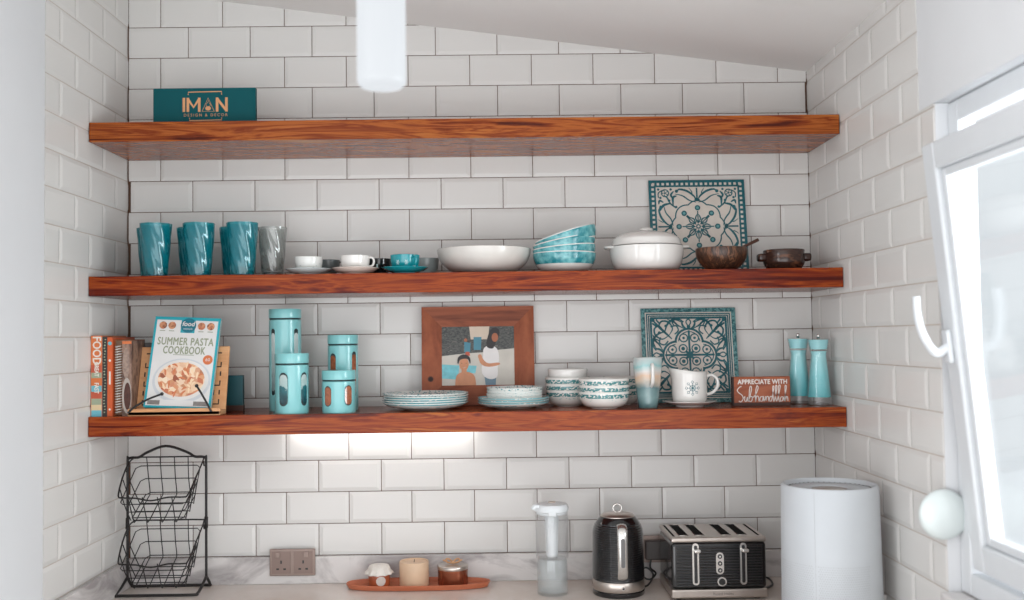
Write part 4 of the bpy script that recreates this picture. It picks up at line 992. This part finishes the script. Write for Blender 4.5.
# milk jug on saucer
b = B(); b.lathe(saucer_prof(0.083, 0.017), GLAZE, 56); tag(b.build('saucer', loc=(0.5640, -0.200, S3), sharp=50), 'white saucer under the milk jug', 'saucer')
t = thing('milk_jug', 'white milk jug with teal snowflake motif, on a saucer', 'jug', (0.5640, -0.200, S3+0.0085))
def jmod(a, z):
    f = max(0, (z-0.062)/0.045); d = math.cos((a-PI))
    return 1 + 0.26*(max(0, d)**4)*min(1, f)**1.4
b = B(); n = 64; prof = [(0, 0.001), (0.040, 0.0), (0.044, 0.003), (0.0505, 0.010), (0.0530, 0.026), (0.0535, 0.050), (0.0535, 0.070), (0.0530, 0.085), (0.0535, 0.095), (0.0518, 0.0965), (0.0498, 0.094), (0.0495, 0.070), (0.0495, 0.030), (0.042, 0.008), (0, 0.006)]
b.lathe(prof, GLAZE, n, mod=jmod)
b.v = [(x, y, z+0.010*max(0, (0.02-x)/0.07)*max(0, (z-0.06)/0.036)) for x, y, z in b.v]
f = wrapcyl(0.0537)
for i in range(8):
    a = i*PI/4; c = (0.0, 0.049)
    P = lambda r, o: (c[0]+r*math.cos(a)-o*math.sin(a), c[1]+r*math.sin(a)+o*math.cos(a))
    b.ribbon([P(0.002, 0), P(0.0135, 0)], 0.0014, TEALP, -0.0002, wrap=f)
    for s_ in (-1, 1): b.ribbon([P(0.014, 0.0), P(0.0175, 0.0045*s_), P(0.022, 0.0)], 0.0013, TEALP, -0.0002, wrap=f); b.ribbon([P(0.006, 0), P(0.0095, 0.003*s_)], 0.0013, TEALP, -0.0002, wrap=f)
    b.disc(P(0.0150, 0.0), 0.0014, TEALP, -0.0003, 8, wrap=f)
b.disc((0, 0.049), 0.0035, TEALP, -0.0003, 12, wrap=f)
b.build('body', t, sharp=60)
b = B(); P = smooth([(0.050, -0.002, 0.080), (0.068, -0.002, 0.086), (0.084, -0.002, 0.074), (0.086, -0.002, 0.052), (0.072, -0.002, 0.034), (0.050, -0.002, 0.026)], 6)
b.tube(P, 0.0048, GLAZE, 12); b.build('handle', t)

# wooden sign with painted words
SGW = wood('sign_wood', [(0.3, (132, 70, 48)), (0.55, (164, 94, 66)), (0.75, (178, 108, 76))], sc=(2, 8, 14), rough=0.5, coat=0.1)
b = B(); sw, sh = 0.174, 0.0880
b.box((0, 0.010, sh/2+0.0005), (sw, 0.020, sh), SGW, 0.003, 3)
b.box((-sw/2+0.0018, 0.010, sh/2+0.0005), (0.0045, 0.0215, sh-0.002), CUT); b.box((0, 0.010, 0.006), (sw-0.002, 0.0212, 0.0105), mat('sign_dark_edge', (72, 46, 38), 0.6))
IN = mat('sign_white_paint', (216, 208, 202), 0.6)
b.text('APPRECIATE WITH', 0.0195, IN, 0.003, 0.0725, -0.0006, bold=0.0007, sx=0.88, spacing=1.04)
def script_strokes():
    # Subhanallah, a looping brush script; x from -0.076 to 0.076, baseline z = 0.012
    S = []
    S.append([(-0.064, 0.056), (-0.070, 0.054), (-0.077, 0.045), (-0.072, 0.037), (-0.062, 0.029), (-0.060, 0.018), (-0.067, 0.010), (-0.073, 0.013)])     # S
    S.append([(-0.060, 0.018), (-0.054, 0.026), (-0.055, 0.014), (-0.050, 0.012), (-0.046, 0.024), (-0.045, 0.013), (-0.041, 0.016), (-0.033, 0.050), (-0.037, 0.056), (-0.040, 0.040), (-0.041, 0.014), (-0.034, 0.012), (-0.031, 0.024), (-0.038, 0.025)])   # u b
    S.append([(-0.033, 0.020), (-0.022, 0.030), (-0.013, 0.050), (-0.016, 0.058), (-0.020, 0.044), (-0.022, 0.010), (-0.018, 0.026), (-0.012, 0.024), (-0.011, 0.012), (-0.007, 0.014)])   # h
    S.append([(0.002, 0.025), (-0.006, 0.024), (-0.008, 0.014), (-0.001, 0.012), (0.003, 0.026), (0.004, 0.012), (0.008, 0.018), (0.010, 0.026), (0.011, 0.012), (0.013, 0.024), (0.018, 0.024), (0.019, 0.012), (0.022, 0.014)])       # a n
    S.append([(0.030, 0.025), (0.023, 0.024), (0.021, 0.014), (0.027, 0.012), (0.031, 0.030), (0.036, 0.052), (0.033, 0.056), (0.032, 0.040), (0.034, 0.011), (0.038, 0.020), (0.045, 0.052), (0.042, 0.058), (0.040, 0.040), (0.042, 0.011), (0.047, 0.020)])   # a l l
    S.append([(0.047, 0.020), (0.055, 0.054), (0.051, 0.058), (0.049, 0.040), (0.051, 0.011), (0.057, 0.013)])                                          # l
    S.append([(0.062, 0.024), (0.056, 0.022), (0.055, 0.013), (0.061, 0.012), (0.064, 0.024), (0.067, 0.011), (0.070, 0.030), (0.074, 0.054), (0.070, 0.056), (0.070, 0.030), (0.070, 0.010), (0.073, 0.024), (0.077, 0.022), (0.078, 0.011)])    # a h
    return S
for s_ in script_strokes(): b.ribbon(smooth([(x*0.98+0.002, z+0.0035) for x, z in s_], 5), 0.0026, IN, -0.0008)
tag(b.build('wooden_sign', loc=(0.7750, -0.235, S3), rot=(0, 0, 0)), 'small wooden sign with white painted words, beside the lattice tile', 'sign')

# turquoise mills with clear feet
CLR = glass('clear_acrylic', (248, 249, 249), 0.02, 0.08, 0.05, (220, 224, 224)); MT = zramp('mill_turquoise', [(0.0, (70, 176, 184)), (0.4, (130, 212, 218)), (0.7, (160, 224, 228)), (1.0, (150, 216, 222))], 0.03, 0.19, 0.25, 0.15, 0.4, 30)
def mill(label, x, y, sc, rz):
    t = thing('pepper_mill', label, 'mill', (x, y, S3), rz, 'salt and pepper mills')
    H = 0.200
    def rad(q): return 0.0215 + 0.0125*abs(q-0.72)**1.1/0.72**1.1 if q < 0.72 else 0.0215 + 0.0090*((q-0.72)/0.28)**1.1
    pr = [(rad(i/60), 0.026+(H-0.026)*i/60) for i in range(61)]
    mod = lambda a, z: 1 - 0.05*abs(math.sin(3*(a+z*5)))
    b = B(); b.lathe([(0, 0.0265)]+[(r*0.955, z) for r, z in pr if z < 0.167]+[(0, 0.166)], MT, 36, mod=mod); b.build('body', t, sharp=30)
    b = B(); b.lathe([(0, 0.1695)]+[(r*0.965, z) for r, z in pr if z > 0.169]+[(0, H+0.0003)], MT, 36, mod=mod); b.build('cap', t, sharp=30)
    b = B(); b.lathe([(0, 0), (0.0345, 0), (0.0345, 0.003)]+[(r+0.0008, z) for r, z in pr]+[(0.0300, H+0.003), (0, H+0.004)], CLR, 36, mod=lambda a, z: 1-0.03*abs(math.sin(3*(a+z*5)))); b.build('clear_shell', t, sharp=25, label='clear acrylic shell')
    b = B(); b.lathe([(0, H+0.004), (0.0042, H+0.004), (0.0048, H+0.014), (0.003, H+0.017), (0, H+0.0175)], SILVER, 16); b.build('nut', t, label='steel nut')
    t.scale = (sc*1.08, sc*1.08, sc)
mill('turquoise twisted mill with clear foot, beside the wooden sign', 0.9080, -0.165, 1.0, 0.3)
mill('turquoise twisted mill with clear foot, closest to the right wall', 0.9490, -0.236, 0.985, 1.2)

# ------------------------------------------------------------------ worktop: two tier wire basket
t = thing('wire_basket_stand', 'two-tier black wire basket stand, empty, in the left corner', 'basket', (-1.065, -0.07, ZC))
PL, PR_ = -0.120, 0.126; R0 = 0.0042
def TT(name, plist, r=R0, n=8, closed=False):
    b = B()
    for P in plist: b.tube(P, r, BLACKM, n, closed)
    return b.build(name, t)
top = 0.413
TT('arched_frame', [smooth([(PL, 0, 0.035), (PL, 0, 0.2), (PL, 0, top-0.014), (PL+0.003, 0, top-0.004), (PL+0.013, 0, top), (PL+0.036, 0, top+0.001), (PL+0.062, 0, top+0.016), (0, 0, top+0.035), (PR_-0.062, 0, top+0.016), (PR_-0.036, 0, top+0.001), (PR_-0.013, 0, top), (PR_-0.003, 0, top-0.004), (PR_, 0, top-0.014), (PR_, 0, 0.2), (PR_, 0, 0.035)], 5)])
TT('foot_frame', [smooth([(PL, 0, 0.04), (PL-0.004, -0.045, 0.018), (PL-0.006, -0.085, 0.0045), (PL+0.01, -0.088, 0.0045), (0, -0.088, 0.0045), (PR_-0.015, -0.088, 0.0045), (PR_-0.003, -0.080, 0.008), (PR_, -0.045, 0.022), (PR_, 0, 0.04)], 6),
                  smooth([(PL, 0, 0.04), (PL+0.004, 0.025, 0.010), (PL+0.014, 0.034, 0.0048), (0, 0.036, 0.0048), (PR_-0.01, 0.036, 0.0048), (PR_+0.004, 0.025, 0.010), (PR_, 0, 0.04)], 6)], 0.0045)
for s in (PL, PR_): TT('bracket', [[(s, -0.002, 0.190), (s, 0.0, 0.225)]], 0.0062)
def basket(dz):
    b = B(); fr = 0.0016
    prof = [(-0.002, 0.414), (0.010, 0.350), (0.024, 0.298), (0.006, 0.286), (-0.050, 0.258), (-0.104, 0.232), (-0.122, 0.240), (-0.160, 0.312)]
    # (y, z) along the wires from back rim over the floor to the front lip
    prof = [(y, z+dz) for y, z in prof]
    def X(side, q): return (-0.100 + 0.030*q) if side < 0 else (0.118 - 0.020*q)     # q = 0 at the rim, 1 at the floor
    for x in (-0.060, -0.018, 0.027, 0.070):
        b.tube(smooth([(x*(1 if i in (0, 7) else 0.97), y, z) for i, (y, z) in enumerate(prof)], 4), fr, BLACKM, 6)
    # rim
    rim = smooth([(-0.085, -0.002, 0.414+dz), (0.0, -0.002, 0.414+dz), (0.105, -0.002, 0.414+dz), (0.121, -0.010, 0.408+dz), (0.119, -0.080, 0.362+dz), (0.116, -0.152, 0.318+dz), (0.104, -0.162, 0.312+dz),
                  (0.060, -0.163, 0.312+dz), (0.010, -0.166, 0.303+dz), (-0.035, -0.163, 0.310+dz), (-0.076, -0.162, 0.312+dz), (-0.092, -0.152, 0.318+dz), (-0.106, -0.080, 0.362+dz), (-0.113, -0.012, 0.396+dz), (-0.100, -0.004, 0.411+dz)], 4, True)
    b.tube(rim, 0.0024, BLACKM, 6, closed=True)
    # hoops parallel to the rim, shrinking to the floor
    bk = [(0.004, 0.386), (0.012, 0.345), (0.022, 0.300)]; ft = [(-0.148, 0.290), (-0.135, 0.265), (-0.118, 0.238)]
    for k, (B0, F0) in enumerate(zip(bk, ft)):
        q = (k+1)/3
        xl, xr = -0.104+0.036*q, 0.119-0.030*q
        loop = ([(xl+0.012, B0[0], B0[1]+dz), (xr-0.012, B0[0], B0[1]+dz), (xr, B0[0]-0.012, B0[1]+dz-0.006), (xr, F0[0]+0.014, F0[1]+dz+0.004), (xr-0.012, F0[0], F0[1]+dz), (xl+0.012, F0[0], F0[1]+dz), (xl, F0[0]+0.014, F0[1]+dz+0.004), (xl, B0[0]-0.012, B0[1]+dz-0.006)])
        b.tube(loop, fr, BLACKM, 6, closed=True)
    # floor rungs
    for y, z in ((-0.020, 0.273), (-0.058, 0.254), (-0.088, 0.240)):
        b.tube([(-0.075, y, z+dz), (0.090, y, z+dz)], fr, BLACKM, 6)
    # side wires
    for s in (-1, 1):
        for y in (-0.045, -0.085, -0.125):
            zr = 0.403-0.057*(-y)/0.1; xr = -0.113+0.14*(-y-0.012) if s < 0 else 0.119; xf = -0.075 if s < 0 else 0.091
            b.tube(smooth([(xr, y, zr+dz), ((xr+xf)/2, y+0.012, zr-0.055+dz), (xf, y+0.030, 0.262+(y+0.06)*0.45+dz)], 4), fr, BLACKM, 6)
    # hooks on the posts
    for xp, xb in ((PL, -0.113), (PR_, 0.121)):
        b.tube([(xp, 0.0, 0.386+dz), (xb, -0.006, 0.386+dz), (xb, -0.010, 0.400+dz)], 0.0024, BLACKM, 6)
    b.build('wire_basket', t)
basket(0.0); basket(-0.197)

# double wall socket
SKT = mat('bronze_plate', (150, 132, 124), 0.35, metal=0.35, var=0.06)
t = thing('wall_socket', 'brushed bronze double wall socket above the worktop, left of the tray', 'socket', (-0.6785, -0.0205, 0.9700))
b = B(); b.box((0, -0.004, 0), (0.145, 0.008, 0.085), SKT, 0.003, 3); b.build('face_plate', t)
for s_ in (-1, 1):
    b = B(); b.box((s_*0.035, -0.0090, 0.0), (0.060, 0.002, 0.070), mat('socket_insert', (138, 118, 110), 0.4, metal=0.2), 0.0005)
    for x, z, ww, hh in ((0, 0.002, 0.005, 0.010), (-0.011, -0.020, 0.008, 0.005), (0.011, -0.020, 0.008, 0.005)): b.box((s_*0.035+x, -0.0100, z), (ww, 0.0012, hh), BLACK)
    b.build('outlet', t)
    b = B(); b.box((s_*0.035-s_*(-0.010), -0.0115, 0.025), (0.014, 0.005, 0.016), SKT, 0.001); b.build('switch', t)

# oval tray with three jars
TERRA = mat('terracotta_tray', (188, 108, 76), 0.45, var=0.06)
def oval(rx, ry, n=64, p=2.6):
    o = []
    for i in range(n):
        a = 2*PI*i/n; c, s = math.cos(a), math.sin(a)
        o.append((rx*math.copysign(abs(c)**(2/p), c), ry*math.copysign(abs(s)**(2/p), s)))
    return o
b = B(); rings = [(0.208, 0.050, 0.0), (0.217, 0.055, 0.002), (0.225, 0.061, 0.016), (0.2235, 0.0595, 0.0175), (0.220, 0.057, 0.016), (0.212, 0.0505, 0.0055), (0.206, 0.047, 0.0045)]
vs = []; fs = []; n = 64
for rx, ry, z in rings: vs += [(x, y, z) for x, y in oval(rx, ry, n)]
for j in range(len(rings)-1):
    for i in range(n): fs.append((j*n+i, j*n+(i+1) % n, (j+1)*n+(i+1) % n, (j+1)*n+i))
fs.append(tuple(range(n-1, -1, -1))); fs.append(tuple((len(rings)-1)*n+i for i in range(n)))
b.add(vs, fs, TERRA, True)
tag(b.build('tray', loc=(-0.274, -0.083, ZC), sharp=40), 'oval terracotta tray holding three candles on the worktop', 'tray')
TZ = ZC+0.0050
AMB = mat('amber_glass', (166, 84, 52), 0.12, var=0.1, coat=0.8); AMBD = mat('copper_tin', (148, 84, 60), 0.2, metal=0.7, var=0.15, scale=30)
t = thing('jar', 'amber jar with frilly white cloth top, leftmost on the tray', 'jar', (-0.3975, -0.075, TZ))
b = B(); b.lathe([(0, 0), (0.032, 0), (0.0345, 0.004), (0.0345, 0.044), (0.031, 0.050), (0, 0.050)], AMB, 40)
b.build('body', t, sharp=40)
b = B(); f = wrapcyl(0.0348)
for i in range(8):
    x0, x1 = -0.005+0.030*i/8-0.0, -0.005+0.030*(i+1)/8
    hz = lambda x: 0.0145*max(0, 1-((x-0.010)/0.0155)**2)**0.5
    b.add([f((x0, -0.0003, 0.020-hz(x0))), f((x1, -0.0003, 0.020-hz(x1))), f((x1, -0.0003, 0.020+hz(x1))), f((x0, -0.0003, 0.020+hz(x0)))], [(0, 1, 2, 3)], mat('oval_label', (206, 196, 188), 0.6, var=0.06, scale=200))
b.build('label_sticker', t, label='white oval sticker')
b = B(); CL = mat('white_cloth', (222, 216, 208), 0.8, var=0.06, scale=100)
b.lathe([(0, 0.066), (0.018, 0.066), (0.030, 0.063), (0.0335, 0.055), (0.0355, 0.050), (0.0415, 0.042), (0.0435, 0.038), (0.0425, 0.0375), (0.0365, 0.046), (0.033, 0.0515), (0, 0.0515)], CL, 72, mod=lambda a, z: 1+(0.07*math.sin(11*a)+0.03*math.sin(23*a))*(1 if z < 0.05 else (0.4 if z < 0.06 else 0.1)))
b.build('cloth_cover', t, label='frilly white cloth cover')
t = thing('candle', 'cream pillar candle, middle of the three on the tray', 'candle', (-0.2875, -0.077, TZ))
b = B(); WAX = mat('cream_wax', (216, 184, 154), 0.45, var=0.05)
b.lathe([(0, 0), (0.044, 0), (0.046, 0.003), (0.046, 0.072), (0.0445, 0.0755), (0.041, 0.0755), (0.039, 0.072), (0, 0.071)], WAX, 48); b.build('wax', t, sharp=40)
b = B(); b.tube([(0, 0, 0.0708), (0.001, 0, 0.080)], 0.001, CUT); b.build('wick', t)
t = thing('candle_tin', 'copper-coloured candle tin with a ribbon bow on its lid, right end of the tray', 'candle', (-0.1665, -0.077, TZ))
b = B(); b.lathe([(0, 0), (0.045, 0), (0.047, 0.003), (0.047, 0.050), (0, 0.050)], AMBD, 48); b.build('body', t, sharp=40)
b = B(); b.lathe([(0, 0.0502), (0.0475, 0.0502), (0.048, 0.0515), (0.048, 0.060), (0.0465, 0.062), (0.043, 0.063), (0, 0.063)], CHROME, 48); b.build('lid', t, sharp=40)
b = B(); RB = mat('tan_ribbon', (196, 150, 112), 0.6, var=0.05)
for s_ in (-1, 1):
    P = smooth([(0, 0, 0.068), (s_*0.010, 0.002, 0.078), (s_*0.020, 0, 0.0795), (s_*0.017, -0.002, 0.070), (0, 0, 0.067)], 5)
    b.tube(P, 0.0028, RB, 8)
    b.tube(smooth([(0, -0.002, 0.068), (s_*0.014, -0.012, 0.072), (s_*0.030, -0.014, 0.080)], 5), 0.0022, RB, 6)
b.box((0, 0, 0.069), (0.010, 0.010, 0.010), RB, 0.003)
b.build('bow', t, label='tan ribbon bow')

# clear bottle with white filter
t = thing('filter_bottle', 'clear water filter bottle with white lid, left of the kettle', 'bottle', (0.1405, -0.190, ZC))
BC = glass('clear_plastic', (254, 254, 254), 0.0, 0.07, 0.06, (214, 218, 220)); RIB = glass('ribbed_plastic', (250, 252, 252), 0.0, 0.16, 0.12, (236, 240, 242))
b = B(); b.lathe([(0.0, 0.108), (0.047, 0.108), (0.049, 0.112), (0.0495, 0.24), (0.0495, 0.245), (0.0475, 0.245), (0.047, 0.116), (0, 0.112)], BC, 48); b.build('upper_body', t, sharp=40)
b = B(); b.lathe([(0, 0), (0.042, 0), (0.045, 0.004), (0.0445, 0.08), (0.043, 0.1075), (0.040, 0.1075), (0.041, 0.01), (0, 0.008)], RIB, 72, mod=lambda a, z: 1+0.035*math.sin(12*a)); b.build('ribbed_base', t, sharp=40)
FLT = mat('filter_white', (222, 226, 228), 0.4, var=0.02)
b = B(); b.lathe([(0, 0.1125), (0.016, 0.1125), (0.017, 0.118), (0.021, 0.24), (0, 0.24)], FLT, 32); b.build('filter', t)
b = B(); b.lathe([(0, 0.2405), (0.046, 0.2405), (0.0465, 0.246), (0.0515, 0.250), (0.0515, 0.262), (0.046, 0.270), (0.02, 0.275), (0, 0.275)], FLT, 48)
b.box((0, -0.044, 0.247), (0.026, 0.018, 0.016), FLT, 0.004, 3); b.tube(smooth([(-0.030, -0.02, 0.262), (-0.050, -0.024, 0.266), (-0.055, -0.022, 0.258)], 4), 0.008, FLT, 10); b.build('lid', t, sharp=40)
b = B(); b.box((0, -0.012, 0.2765), (0.022, 0.014, 0.006), mat('taupe_button', (176, 162, 152), 0.4), 0.002); b.build('button', t, label='small taupe lid button')

# kettle
KB = mat('kettle_black', (20, 20, 22), 0.16, var=0.1, coat=0.6)
t = thing('electric_kettle', 'ribbed black electric kettle with steel base band and lid ring', 'kettle', (0.3400, -0.190, ZC))
b = B(); b.lathe([(0, 0), (0.077, 0), (0.079, 0.003), (0.079, 0.013), (0.076, 0.016), (0, 0.016)], KB, 64); b.build('base', t, sharp=40)
b = B(); b.lathe([(0, 0.0162), (0.0775, 0.0162), (0.0785, 0.018), (0.0785, 0.043), (0.077, 0.045), (0, 0.045)], CHROME, 64)
f = wrapcyl(0.0787); b.disc((0.006, 0.030), 0.0055, SILVER, -0.0006, 16, wrap=f); b.disc((0.006, 0.030), 0.0035, BLACK, -0.0010, 12, wrap=f)
b.build('steel_band', t, sharp=40, label='brushed steel band')
pr = []
zs = 0.0452; 
def krad(z):
    q = (z-0.045)/0.185
    return 0.0775 - 0.003*q - 0.022*max(0, (q-0.72)/0.28)**2.2
for i in range(0, 140):
    z = 0.0455 + 0.1845*i/139
    pr.append((krad(z)+0.0018*math.sin(z/0.0066*2*PI)*(1 if 0.05 < z < 0.212 else 0), z))
b = B(); b.lathe([(0, 0.0455)]+pr+[(0, 0.2305)], KB, 72, mod=lambda a, z: 1+0.0012*math.sin(14*a+z*60)); b.build('body', t)
b = B(); b.lathe([(0, 0.2310), (0.0525, 0.2310), (0.0525, 0.233), (0.046, 0.238), (0.025, 0.242), (0, 0.243)], CHROME, 56); ld = b.build('lid', t, sharp=40)
b = B(); b.tube([(0.013*math.cos(a), 0, 0.2545+0.0125*math.sin(a)) for a in [2*PI*i/28 for i in range(28)]], 0.0026, SILVER, 10, closed=True); b.build('lid_ring', ld)
b = B(); P = [(0.002, -0.066, 0.214), (0.002, -0.088, 0.216), (0.002, -0.106, 0.205), (0.002, -0.112, 0.180), (0.002, -0.111, 0.120), (0.002, -0.106, 0.080), (0.002, -0.096, 0.066), (0.002, -0.080, 0.062)]
def bandtube(b, P, wx, ty, m):
    P = smooth(P, 6); k = len(P); vs = []; fs = []; n = 12
    for i, p in enumerate(P):
        a = P[max(0, i-1)]; c = P[min(k-1, i+1)]; ty_, tz_ = c[1]-a[1], c[2]-a[2]; l = math.hypot(ty_, tz_); ny, nz = -tz_/l, ty_/l
        for j in range(n):
            g = 2*PI*j/n; vs.append((p[0]+wx*math.cos(g), p[1]+ny*ty*math.sin(g), p[2]+nz*ty*math.sin(g)))
    for i in range(k-1):
        for j in range(n): fs.append((i*n+j, i*n+(j+1) % n, (i+1)*n+(j+1) % n, (i+1)*n+j))
    fs.append(tuple(range(n-1, -1, -1))); fs.append(tuple((k-1)*n+j for j in range(n)))
    b.add(vs, fs, m, True)
bandtube(b, P, 0.0155, 0.006, SILVER); h_ = b.build('handle', t, label='steel-faced handle')
b = B(); b.poly(stadium(0.002, 0.142, 0.012, 0.085), mat('grip_grey', (98, 96, 96), 0.3), -0.1172, 0.0012); b.build('grip_inlay', h_)
b = B(); b.box((0.0, 0.072, 0.196), (0.036, 0.034, 0.030), KB, 0.008, 3); b.build('spout', t)

# toaster
SLOTM = mat('slot_dark', (14, 13, 13), 0.9, var=0.1, spec=0.1)
t = thing('toaster', 'ribbed black four-slice toaster with steel trim, right of the kettle', 'toaster', (0.6245, -0.298, ZC), math.radians(0.6))
TW, TD, TH = 0.282, 0.225, 0.187
b = B(); b.box((0, TD/2, 0.0195), (TW, TD, 0.027), CHROME, 0.005, 3); b.text('Russell Hobbs', 0.0105, mat('etched_grey', (120, 110, 104), 0.4), 0.010, 0.019, -0.0004); b.build('steel_base', t, label='brushed steel base')
for sx in (-1, 1):
    for sy in (0.025, TD-0.025):
        b = B(); b.lathe([(0, 0), (0.010, 0), (0.011, 0.006), (0, 0.006)], BLACK, 20, c=(sx*0.115, sy, 0)); b.build('foot', t)
b = B(); b.box((0, TD/2, 0.100), (TW-0.004, TD-0.004, 0.134), KB, 0.010, 3)
for i in range(15):
    z = 0.043+0.0080*i
    for seg in range(1): b.box((0, 0.0015, z), (TW-0.030, 0.0080, 0.0052), KB, 0.0022, 3)
b.build('body', t)
b = B(); b.box((0, TD/2, 0.1750), (TW-0.002, TD-0.002, 0.016), CHROME, 0.006, 3)
top_ = b.build('top_plate', t, label='brushed steel top')
for x, ww in ((-0.098, 0.028), (-0.050, 0.028), (0.028, 0.028), (0.076, 0.028)):
    b = B(); b.box((x, TD/2+0.005, 0.1828), (ww, TD-0.055, 0.0012), SLOTM); b.tube([(x-ww/2, 0.032, 0.1835), (x+ww/2, 0.032, 0.1835), (x+ww/2, TD-0.022, 0.1835), (x-ww/2, TD-0.022, 0.1835)], 0.0012, SILVER, 6, closed=True)
    b.build('slot', top_, label='dark bread slot')
for x in (-0.128, 0.122):
    b = B(); b.box((x, TD/2, 0.1826), (0.007, TD-0.045, 0.0016), SLOTM, 0.0005); b.build('side_vent', top_)
for x in (-0.070, 0.070):
    b = B(); b.poly(stadium(x, 0.106, 0.0195, 0.122), SILVER, -0.0005, 0.003); b.poly(stadium(x, 0.106, 0.0095, 0.110), BLACK, -0.0036, 0.0006); lv = b.build('lever_track', t, label='steel lever track')
    b = B(); b.box((x+0.004, -0.012, 0.146), (0.019, 0.016, 0.011), SILVER, 0.004, 3); b.build('lever', lv)
b = B(); b.poly(stadium(0.001, 0.108, 0.023, 0.064), SILVER, -0.0005, 0.003); bp = b.build('button_panel', t, label='steel button panel')
for z in (0.088, 0.108, 0.128):
    b = B(); b.disc((0.001, z), 0.0066, BLACK, -0.0034, 20, depth=0.002); b.disc((0.001, z), 0.003, SILVER, -0.0055, 12, depth=0.0004); b.build('button', bp)
b = B(); b.disc((0.005, 0.056), 0.0135, SILVER, -0.0005, 28, depth=0.008); b.disc((0.005, 0.056), 0.0095, BLACK, -0.0086, 24, depth=0.003); b.build('dial', t)

# plug box between kettle and toaster, and the flexes
t = thing('wall_plug', 'dark grey plug in the wall between kettle and toaster', 'plug', (0.4700, -0.0205, 0.996))
GRY = mat('dark_grey_plastic', (74, 68, 66), 0.4, var=0.05)
b = B(); b.box((0, -0.0045, 0), (0.085, 0.009, 0.085), SKT, 0.002); b.build('face_plate', t)
b = B(); b.box((-0.002, -0.022, 0.0), (0.052, 0.026, 0.060), GRY, 0.005, 3); b.build('plug_body', t)
b = B(); b.tube(smooth([(0.4600, -0.050, 0.972), (0.455, -0.060, 0.945), (0.470, -0.075, 0.930), (0.450, -0.090, 0.915), (0.430, -0.085, 0.922), (0.425, -0.070, 0.940), (0.445, -0.064, 0.945), (0.462, -0.075, 0.925), (0.440, -0.115, 0.9045), (0.412, -0.145, 0.9045)], 6), 0.0032, BLACK, 8)
tag(b.build('power_cord'), 'black coiled cord running from the plug to the kettle', 'cord')
b = B(); b.tube(smooth([(0.760, -0.030, 0.9045), (0.790, -0.035, 0.9045), (0.822, -0.070, 0.910), (0.822, -0.130, 0.9045), (0.790, -0.175, 0.9040), (0.774, -0.185, 0.9040)], 6), 0.0033, BLACK, 8)
tag(b.build('power_cord'), 'black cord lying on the worktop right of the toaster', 'cord')

# air purifier
t = thing('air_purifier', 'white cylindrical air purifier with perforated lower half', 'air purifier', (0.8500, -0.622, ZC), -0.306)
AP = mat('purifier_white', (196, 200, 204), 0.4, var=0.01); r0, r1, HP_ = 0.1285, 0.1235, 0.382
b = B(); b.lathe([(0, 0), (0.120, 0), (r0, 0.008), (r1, HP_-0.006), (r1-0.004, HP_), (r1-0.009, HP_), (r1-0.012, HP_-0.006), (r1-0.014, HP_-0.016), (0, HP_-0.018)], AP, 96); b.build('body', t, sharp=35)
b = B(); b.lathe([(0.045, HP_-0.0175), (0.047, HP_-0.012), (0.105, HP_-0.0110), (0.107, HP_-0.0175)], AP, 64, closed=True)
for i in range(48):
    a = 2*PI*i/48; b.box((0.1085*math.cos(a), 0.1085*math.sin(a), HP_-0.0115), (0.006, 0.003, 0.002), GRY, 0, rot=(0, 0, a))
b.build('top_grille', t)
b = B(); b.lathe([(0, HP_-0.0178), (0.0445, HP_-0.0178), (0.0445, HP_-0.013), (0, HP_-0.012)], mat('taupe_display', (168, 158, 150), 0.3), 48); b.build('control_disc', t, label='taupe control disc')
b = B(); HO = mat('hole_grey', (176, 178, 180), 0.6)
def wr(p):
    z = p[2]; r = r0+(r1-r0)*(z-0.008)/(HP_-0.014)+0.0004; a = p[0]/r; return (r*math.sin(a), -r*math.cos(a), z)
for j in range(32):
    for i in range(52):
        x = -0.165+0.0060*i+(0.003 if j % 2 else 0); z = 0.010+0.0058*j*1.0
        if abs(x+0.038) < 0.006 or x > 0.105: continue
        b.disc((x, z), 0.0013, HO, 0, 6, wrap=wr)
o = b.build('perforations', t); 
b = B(); b.ribbon([(-0.038, 0.01), (-0.038, 0.2), (-0.038, HP_-0.008)], 0.0008, HO, 0, wrap=wr); b.build('seam', t)
